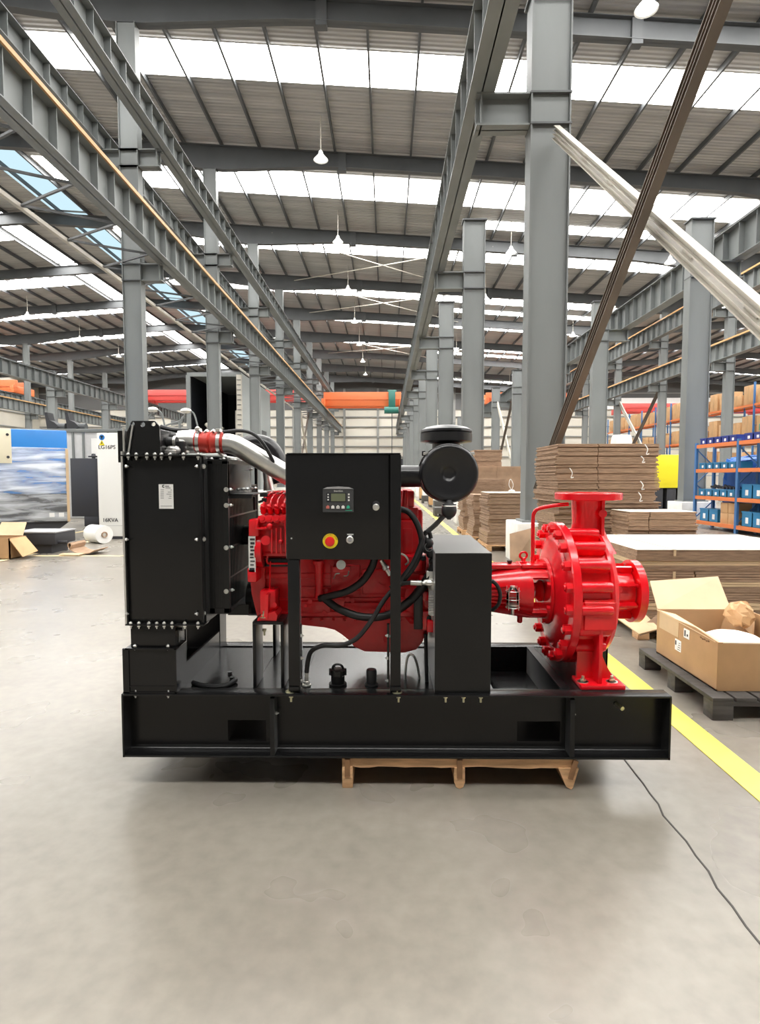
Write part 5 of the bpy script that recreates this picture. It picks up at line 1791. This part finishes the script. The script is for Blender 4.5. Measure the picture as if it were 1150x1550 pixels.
# ---- pallet racks with cartons
RX0, RX1 = 24.0, 25.1
rk_ = thing('pallet_rack', 'long pallet rack with blue posts and orange beams along the wall', 'rack', (24.5, 48, 0))
up_me = MB().box(-.05, .05, -.05, .05, 0, 7.6).mesh('post', BLUEST, smooth=False)
bm_me = MB().box(-.03, .03, .05, 2.75, 0, .14).mesh('beam', ORBEAM, smooth=False)
lac_me = MB().bar((0, 0, 0), (RX1 - RX0, 0, 0), .04, .04).mesh('frame_lacing', BLUEST, smooth=False)
ry = [33.0 + 2.8 * k for k in range(12)]
for y in ry:
    for x in (RX0, RX1):
        inst('post', up_me, rk_, (x, y, 0))
    for k in range(6):
        inst('frame_lacing', lac_me, rk_, (RX0, y, .4 + 1.1 * k))
for y in ry[:-1]:
    for z in (1.9, 4.0, 6.05):
        for x in (RX0, RX1):
            inst('beam', bm_me, rk_, (x, y, z))
rc = random.Random(21)
bc = MB().box(-.5, .5, -.5, .5, 0, 1, .012)
box_me = bc.mesh('carton', BOXO)
tape_me = MB().box(-.505, .505, -.04, .04, .02, 1.004).mesh('tape', TAPE, smooth=False)
lv = ('lowest', 'middle', 'top')
for li, z in enumerate((1.9, 4.0, 6.05)):
    for bi, y in enumerate(ry[:-1]):
        for j in range(2):
            h = rc.uniform(.7, 1.35)
            w = rc.uniform(.95, 1.2)
            yy = y + .75 + 1.3 * j
            t = thing('carton', f'{NTH[2 * bi + j] if 2 * bi + j < 20 else "last but one" if 2 * bi + j == 20 else "last"} tan carton on the {lv[li]} rack level, counted from the bin shelf', 'carton', (24.55, yy, z + .14), f'cartons on the {lv[li]} rack level')
            o = inst('body', box_me, t, (24.55, yy, z + .14)); o.scale = (1.0, w, h)
            o = inst('tape', tape_me, t, (24.55, yy, z + .14)); o.scale = (1.0, w, h)
for k, (x, y) in enumerate(((17.0, 40.0),)):
    t = thing('storage_drum', 'white round drum on a stand beyond the tall cardboard stack', 'drum', (16.0, 40, 0))
    MB().lathe([(0, .3), (.05, .52), (1.1, .52), (1.15, .3)], (15.4, 40, 3.75), (1, 0, 0), 28).build('drum_body', WHITE, t)
    wbox('stand', 15.5, 16.5, 39.6, 40.4, 0, 3.3, STEEL, t)

# ---- left side of the hall
wu = thing('wrapped_generator', 'blue canopy generator wrapped in streaky clear stretch film', 'generator', (-7.73, 14.05, 0))
wu.rotation_euler = (0, 0, 0.50)


def wpart(name, x0, x1, y0, y1, z0, z1, m, bev=0.0):
    o = wbox(name, x0, x1, y0, y1, z0, z1, m, wu, bev)
    o.matrix_parent_inverse = Matrix.Identity(4)
    return o


wpart('lower_body', -3.4, 0, 0, 1.3, .30, 1.0, INK, .02)
wpart('canopy', -3.4, 0, 0, 1.3, 1.0, 2.52, BLUEC, .03)
sb = MB().prism([(-3.4, .0), (-.40, 0), (-.02, .30), (-3.4, .30)], 'y', .03, 1.3).build('skid_base', INK, wu)
sb.matrix_parent_inverse = Matrix.Identity(4)
wpart('edge_protector', -.04, .02, -.045, .02, .32, 2.08, CARDL)
wpart('cream_panel', -3.4, -1.14, -.04, -.001, 1.72, 2.52, CREAM, .004)
for z in (1.86, 2.38):
    o = MB().cyl((-1.21, -.05, z), (-1.21, -.035, z), .032, n=12).build('panel_bolt', INK, wu)
    o.matrix_parent_inverse = Matrix.Identity(4)
wpart('stretch_film', -3.41, .012, -.03, 1.33, .33, 2.10, FILM, .03)
for k in range(2):
    wpart('paper_label', -.42 + .20 * k, -.31 + .20 * k, -.036, -.032, .44, .54, PAPER)

bt = thing('fuel_tank', 'black tank box with filler cap between blue unit and white cabinet', 'tank', (-8.2, 16.8, 0))
wbox('body', -8.95, -8.16, 16.4, 17.2, .28, 1.93, INK, bt, .01)
wbox('plinth_frame', -8.6, -8.14, 16.4, 17.2, 0, .28, INK, bt, .01)
wbox('side_rib', -8.2, -8.08, 16.38, 16.5, .05, 1.93, INK, bt, .01)
MB().lathe([(0, .05), (.03, .05), (.03, .14), (.07, .14), (.08, .06), (.13, .05), (.14, .0001)], (-8.38, 16.6, 1.93), (0, 0, 1), 18).build('filler_cap', INK, bt)

wc = thing('white_cabinet', 'tall white enclosure with safety stickers beside the radiator', 'cabinet', (-6.2, 13.4, 0))
wx0, wx1 = qx(148, 13.0, 730), qx(196, 13.0, 730)
wbox('body', wx0, wx1, 13.0, 13.9, .06, qz(655, 13.0), WHITE, wc, .015)
wbox('kick_plate', wx0 + .02, wx1 - .02, 13.02, 13.85, 0, .06, INK, wc)
wbox('door_seam', wx0 + .02, wx1 - .02, 12.996, 13.0, .30, .306, GREYINK, wc)
text('cabinet_lettering', 'LG16PS', .122, q(148.6, 679.5, 12.994), INK, wc, ext=.001, bold=.010)
text('cabinet_lettering', '16KVA', .122, q(155, 790, 12.994), INK, wc, ext=.001, bold=.010)
sg = q(154, 662, 12.995)
MB().cyl((sg.x, 13.0, sg.z), (sg.x, 12.992, sg.z), .062, n=28).build('mandatory_sign', BLUEC, wc)
b = MB().cyl((sg.x, 12.992, sg.z + .012), (sg.x, 12.99, sg.z + .012), .024, n=14)
b.box(sg.x - .038, sg.x + .038, 12.990, 12.992, sg.z + .02, sg.z + .034).box(sg.x - .012, sg.x + .012, 12.99, 12.992, sg.z - .04, sg.z + .01)
b.build('sign_symbol', INK, wc)
sg = q(154, 670.5, 12.995)
MB().prism([(sg.x - .065, sg.z - .05), (sg.x + .065, sg.z - .05), (sg.x, sg.z + .06)], 'y', 12.992, 13.0).build('warning_sign', YELLOW, wc)
MB().prism([(sg.x + .012, sg.z + .035), (sg.x - .018, sg.z - .006), (sg.x - .002, sg.z - .006), (sg.x - .012, sg.z - .04), (sg.x + .02, sg.z + .004), (sg.x + .004, sg.z + .004)], 'y', 12.990, 12.992).build('sign_symbol', INK, wc, smooth=False)

fr_ = thing('film_roll', 'white roll of stretch film lying in front of the white cabinet', 'film roll', (-6.05, 12.2, 0))
MB().lathe([(0, .06), (0, .19), (.52, .19), (.52, .06)], (-6.35, 12.42, .19), (.80, -.6, 0), 32, True).build('wound_film', WHITE, fr_)
MB().lathe([(-.02, .045), (-.02, .062), (.545, .062), (.545, .042), (.3, .042)], (-6.35, 12.42, .19), (.80, -.6, 0), 20, False).build('core_tube', CARDD, fr_)

c1 = thing('open_carton', 'torn open tan carton lying at the frame edge before the wrapped unit', 'carton', (-6.5, 9.9, 0))
b = MB().box(-6.95, -6.40, 9.75, 9.77, 0, .36).box(-6.95, -6.40, 10.2, 10.22, 0, .36).box(-6.42, -6.40, 9.75, 10.22, 0, .36).box(-6.95, -6.4, 9.75, 10.22, 0, .015)
b.build('carton_body', BOXM, c1)
slab(MB(), ((-6.40, 9.75, .35), (-6.40, 10.2, .35), (-6.16, 10.15, .10), (-6.16, 9.72, .05)), .01).build('flap', BOXO, c1, smooth=False)
slab(MB(), ((-6.95, 10.2, .36), (-6.45, 10.2, .36), (-6.5, 10.4, .58), (-6.95, 10.4, .58)), .01).build('flap', CARDL, c1, smooth=False)
c2 = thing('black_tray', 'low black tray among scrap cardboard before the wrapped unit', 'tray', (-6.4, 10.7, 0))
b = MB().box(-6.85, -6.05, 10.5, 11.2, .16, .38, .02)
b.build('tray_body', INK, c2)
MB().box(-6.86, -6.04, 10.49, 11.21, .375, .40, .005).build('tray_rim', GREYINK, c2)
wbox('tray_base', -6.75, -6.15, 10.55, 11.1, 0, .16, INK, c2)
MB().cyl((-6.05, 10.6, .2), (-5.88, 10.6, .2), .03, n=10).build('spout', INK, c2)
c3 = thing('cardboard_scrap', 'curled scrap of brown cardboard beside the black tray', 'cardboard', (-5.85, 10.5, 0))
pts = [(-5.80 + .26 * math.cos(a) * .5 + .05 * k, .12 + .10 * math.sin(a)) for k, a in enumerate([PI * 1.9 * i / 9 for i in range(10)])]
b = MB()
for a, c in zip(pts[:-1], pts[1:]):
    b.bar((a[0], 10.55, a[1]), (c[0], 10.55, c[1]), .5, .012)
b.build('curled_sheet', CARD, c3)
slab(MB(), ((-5.82, 10.2, .012), (-5.45, 10.15, .012), (-5.4, 10.28, .03), (-5.8, 10.28, .03)), .012).build('flat_piece', CARDL, c3, smooth=False)

gc = thing('grey_container', 'grey panelled container behind the blue wrapped unit', 'container', (-10.2, 20.5, 0))
wbox('body', -12.8, -8.75, 19.6, 22.0, 0, 2.98, GREYC, gc, .02)
for x in (-12.2, -11.4, -10.6, -10.25, -9.4):
    wbox('panel_rib', x, x + .07, 19.56, 19.6, .1, 2.9, STEEL, gc)
wbox('top_rail', -12.82, -8.73, 19.55, 22.02, 2.9, 3.02, STEEL, gc, .01)
wbox('pale_panel', -9.95, -9.45, 19.575, 19.6, 1.5, 2.7, WHITE, gc)
for k, x in enumerate((-11.4, -10.7)):
    t = thing('exhaust_pipe', f'black flared exhaust pipe on the grey container, {"nearer the wrapped unit" if k == 0 else "nearer the white cabinet"}', 'pipe', (x, 20.2, 3.02), 'exhaust pipes on the grey container')
    MB().prism([(x - .30, 3.02), (x - .12, 3.02), (x + .12, 3.12), (x - .05, 3.28), (x - .22, 3.36), (x - .28, 3.62), (x - .38, 3.62)], 'y', 20.05, 20.4).build('elbow', INK, t)
    MB().cyl((x - .05, 20.2, 3.14), (x + .28, 20.2, 3.14), .12, n=16).build('muffler', STEELD, t)
for k, (x, y) in enumerate(((-9.3, 22.6), (-8.15, 23.0))):
    t = thing('jib_arm', f'grey bent pipe arm behind the {"grey container" if k == 0 else "radiator top"}', 'jib arm', (x, y, 0))
    MB().cyl((x, y, 0), (x, y, 3.6), .06, n=10).build('mast', STEEL, t)
    MB().tube([(x - .9, y, 3.2), (x - .5, y, 3.45), (x, y, 3.6), (x + .3, y, 3.95), (x + .55, y, 3.9), (x + .7, y, 3.4)], .035, 8).build('bent_pipe', STEEL, t)
    MB().sphere((x + .25, y, 4.0), .16, 12, (1.4, 1, .7)).build('lamp_head', ALU, t)
    MB().bar((x - 1.0, y, 3.25), (x + .2, y, 3.5), .05, .05).bar((x - 1.0, y, 3.4), (x + .3, y, 3.3), .04, .04).build('lattice', STEELL, t)

bo_ = thing('grey_booth', 'tall grey booth with dark open front behind the radiator row', 'booth', (-10.2, 39, 0))
bx0, bx1, by0, by1, bz = -11.75, -8.55, 34.6, 43.0, 7.4
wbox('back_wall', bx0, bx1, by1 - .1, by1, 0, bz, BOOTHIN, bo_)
wbox('side_wall', bx1 - .12, bx1, by0, by1, 0, bz, BOOTH, bo_)
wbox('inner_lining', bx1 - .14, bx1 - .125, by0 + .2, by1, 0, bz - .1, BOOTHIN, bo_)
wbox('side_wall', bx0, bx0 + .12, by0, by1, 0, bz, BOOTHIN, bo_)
wbox('roof_panel', bx0, bx1, by0, by1, bz, bz + .12, BOOTH, bo_)
wbox('front_post', bx0 - .05, bx0 + .2, by0 - .15, by0, 0, bz, STEEL, bo_)
wbox('front_header', bx0, bx1, by0 - .12, by0, bz - .1, bz + .14, STEEL, bo_)
wbox('front_post', bx1 - .28, bx1 + .02, by0 - .15, by0, 0, bz, STEELL, bo_)
b = MB()
for k in range(24):
    b.box(bx1 - .24, bx1 - .02, by0 - .18, by0 - .15, .4 + .29 * k, .44 + .29 * k)
b.build('ladder_rungs', STEELD, bo_)
wbox('pale_strip', -9.35, -9.22, by0 + 1.5, by0 + 1.6, 2.5, 5.5, STEELL, bo_)  # plain pale upright strip inside the booth
wbox('side_hatch', bx1, bx1 + .02, 37.5, 38.4, 4.3, 4.9, INK, bo_)
wbox('side_hatch', bx1, bx1 + .02, 40.0, 41.5, 3.4, 4.6, STEELD, bo_)
MB().tube([(-10.9, by0 + .6, 4.6), (-10.5, by0 + .6, 4.2), (-10.2, by0 + .6, 4.0), (-9.9, by0 + .6, 4.4)], .12, 10).build('hose_bracket', STEELL, bo_)
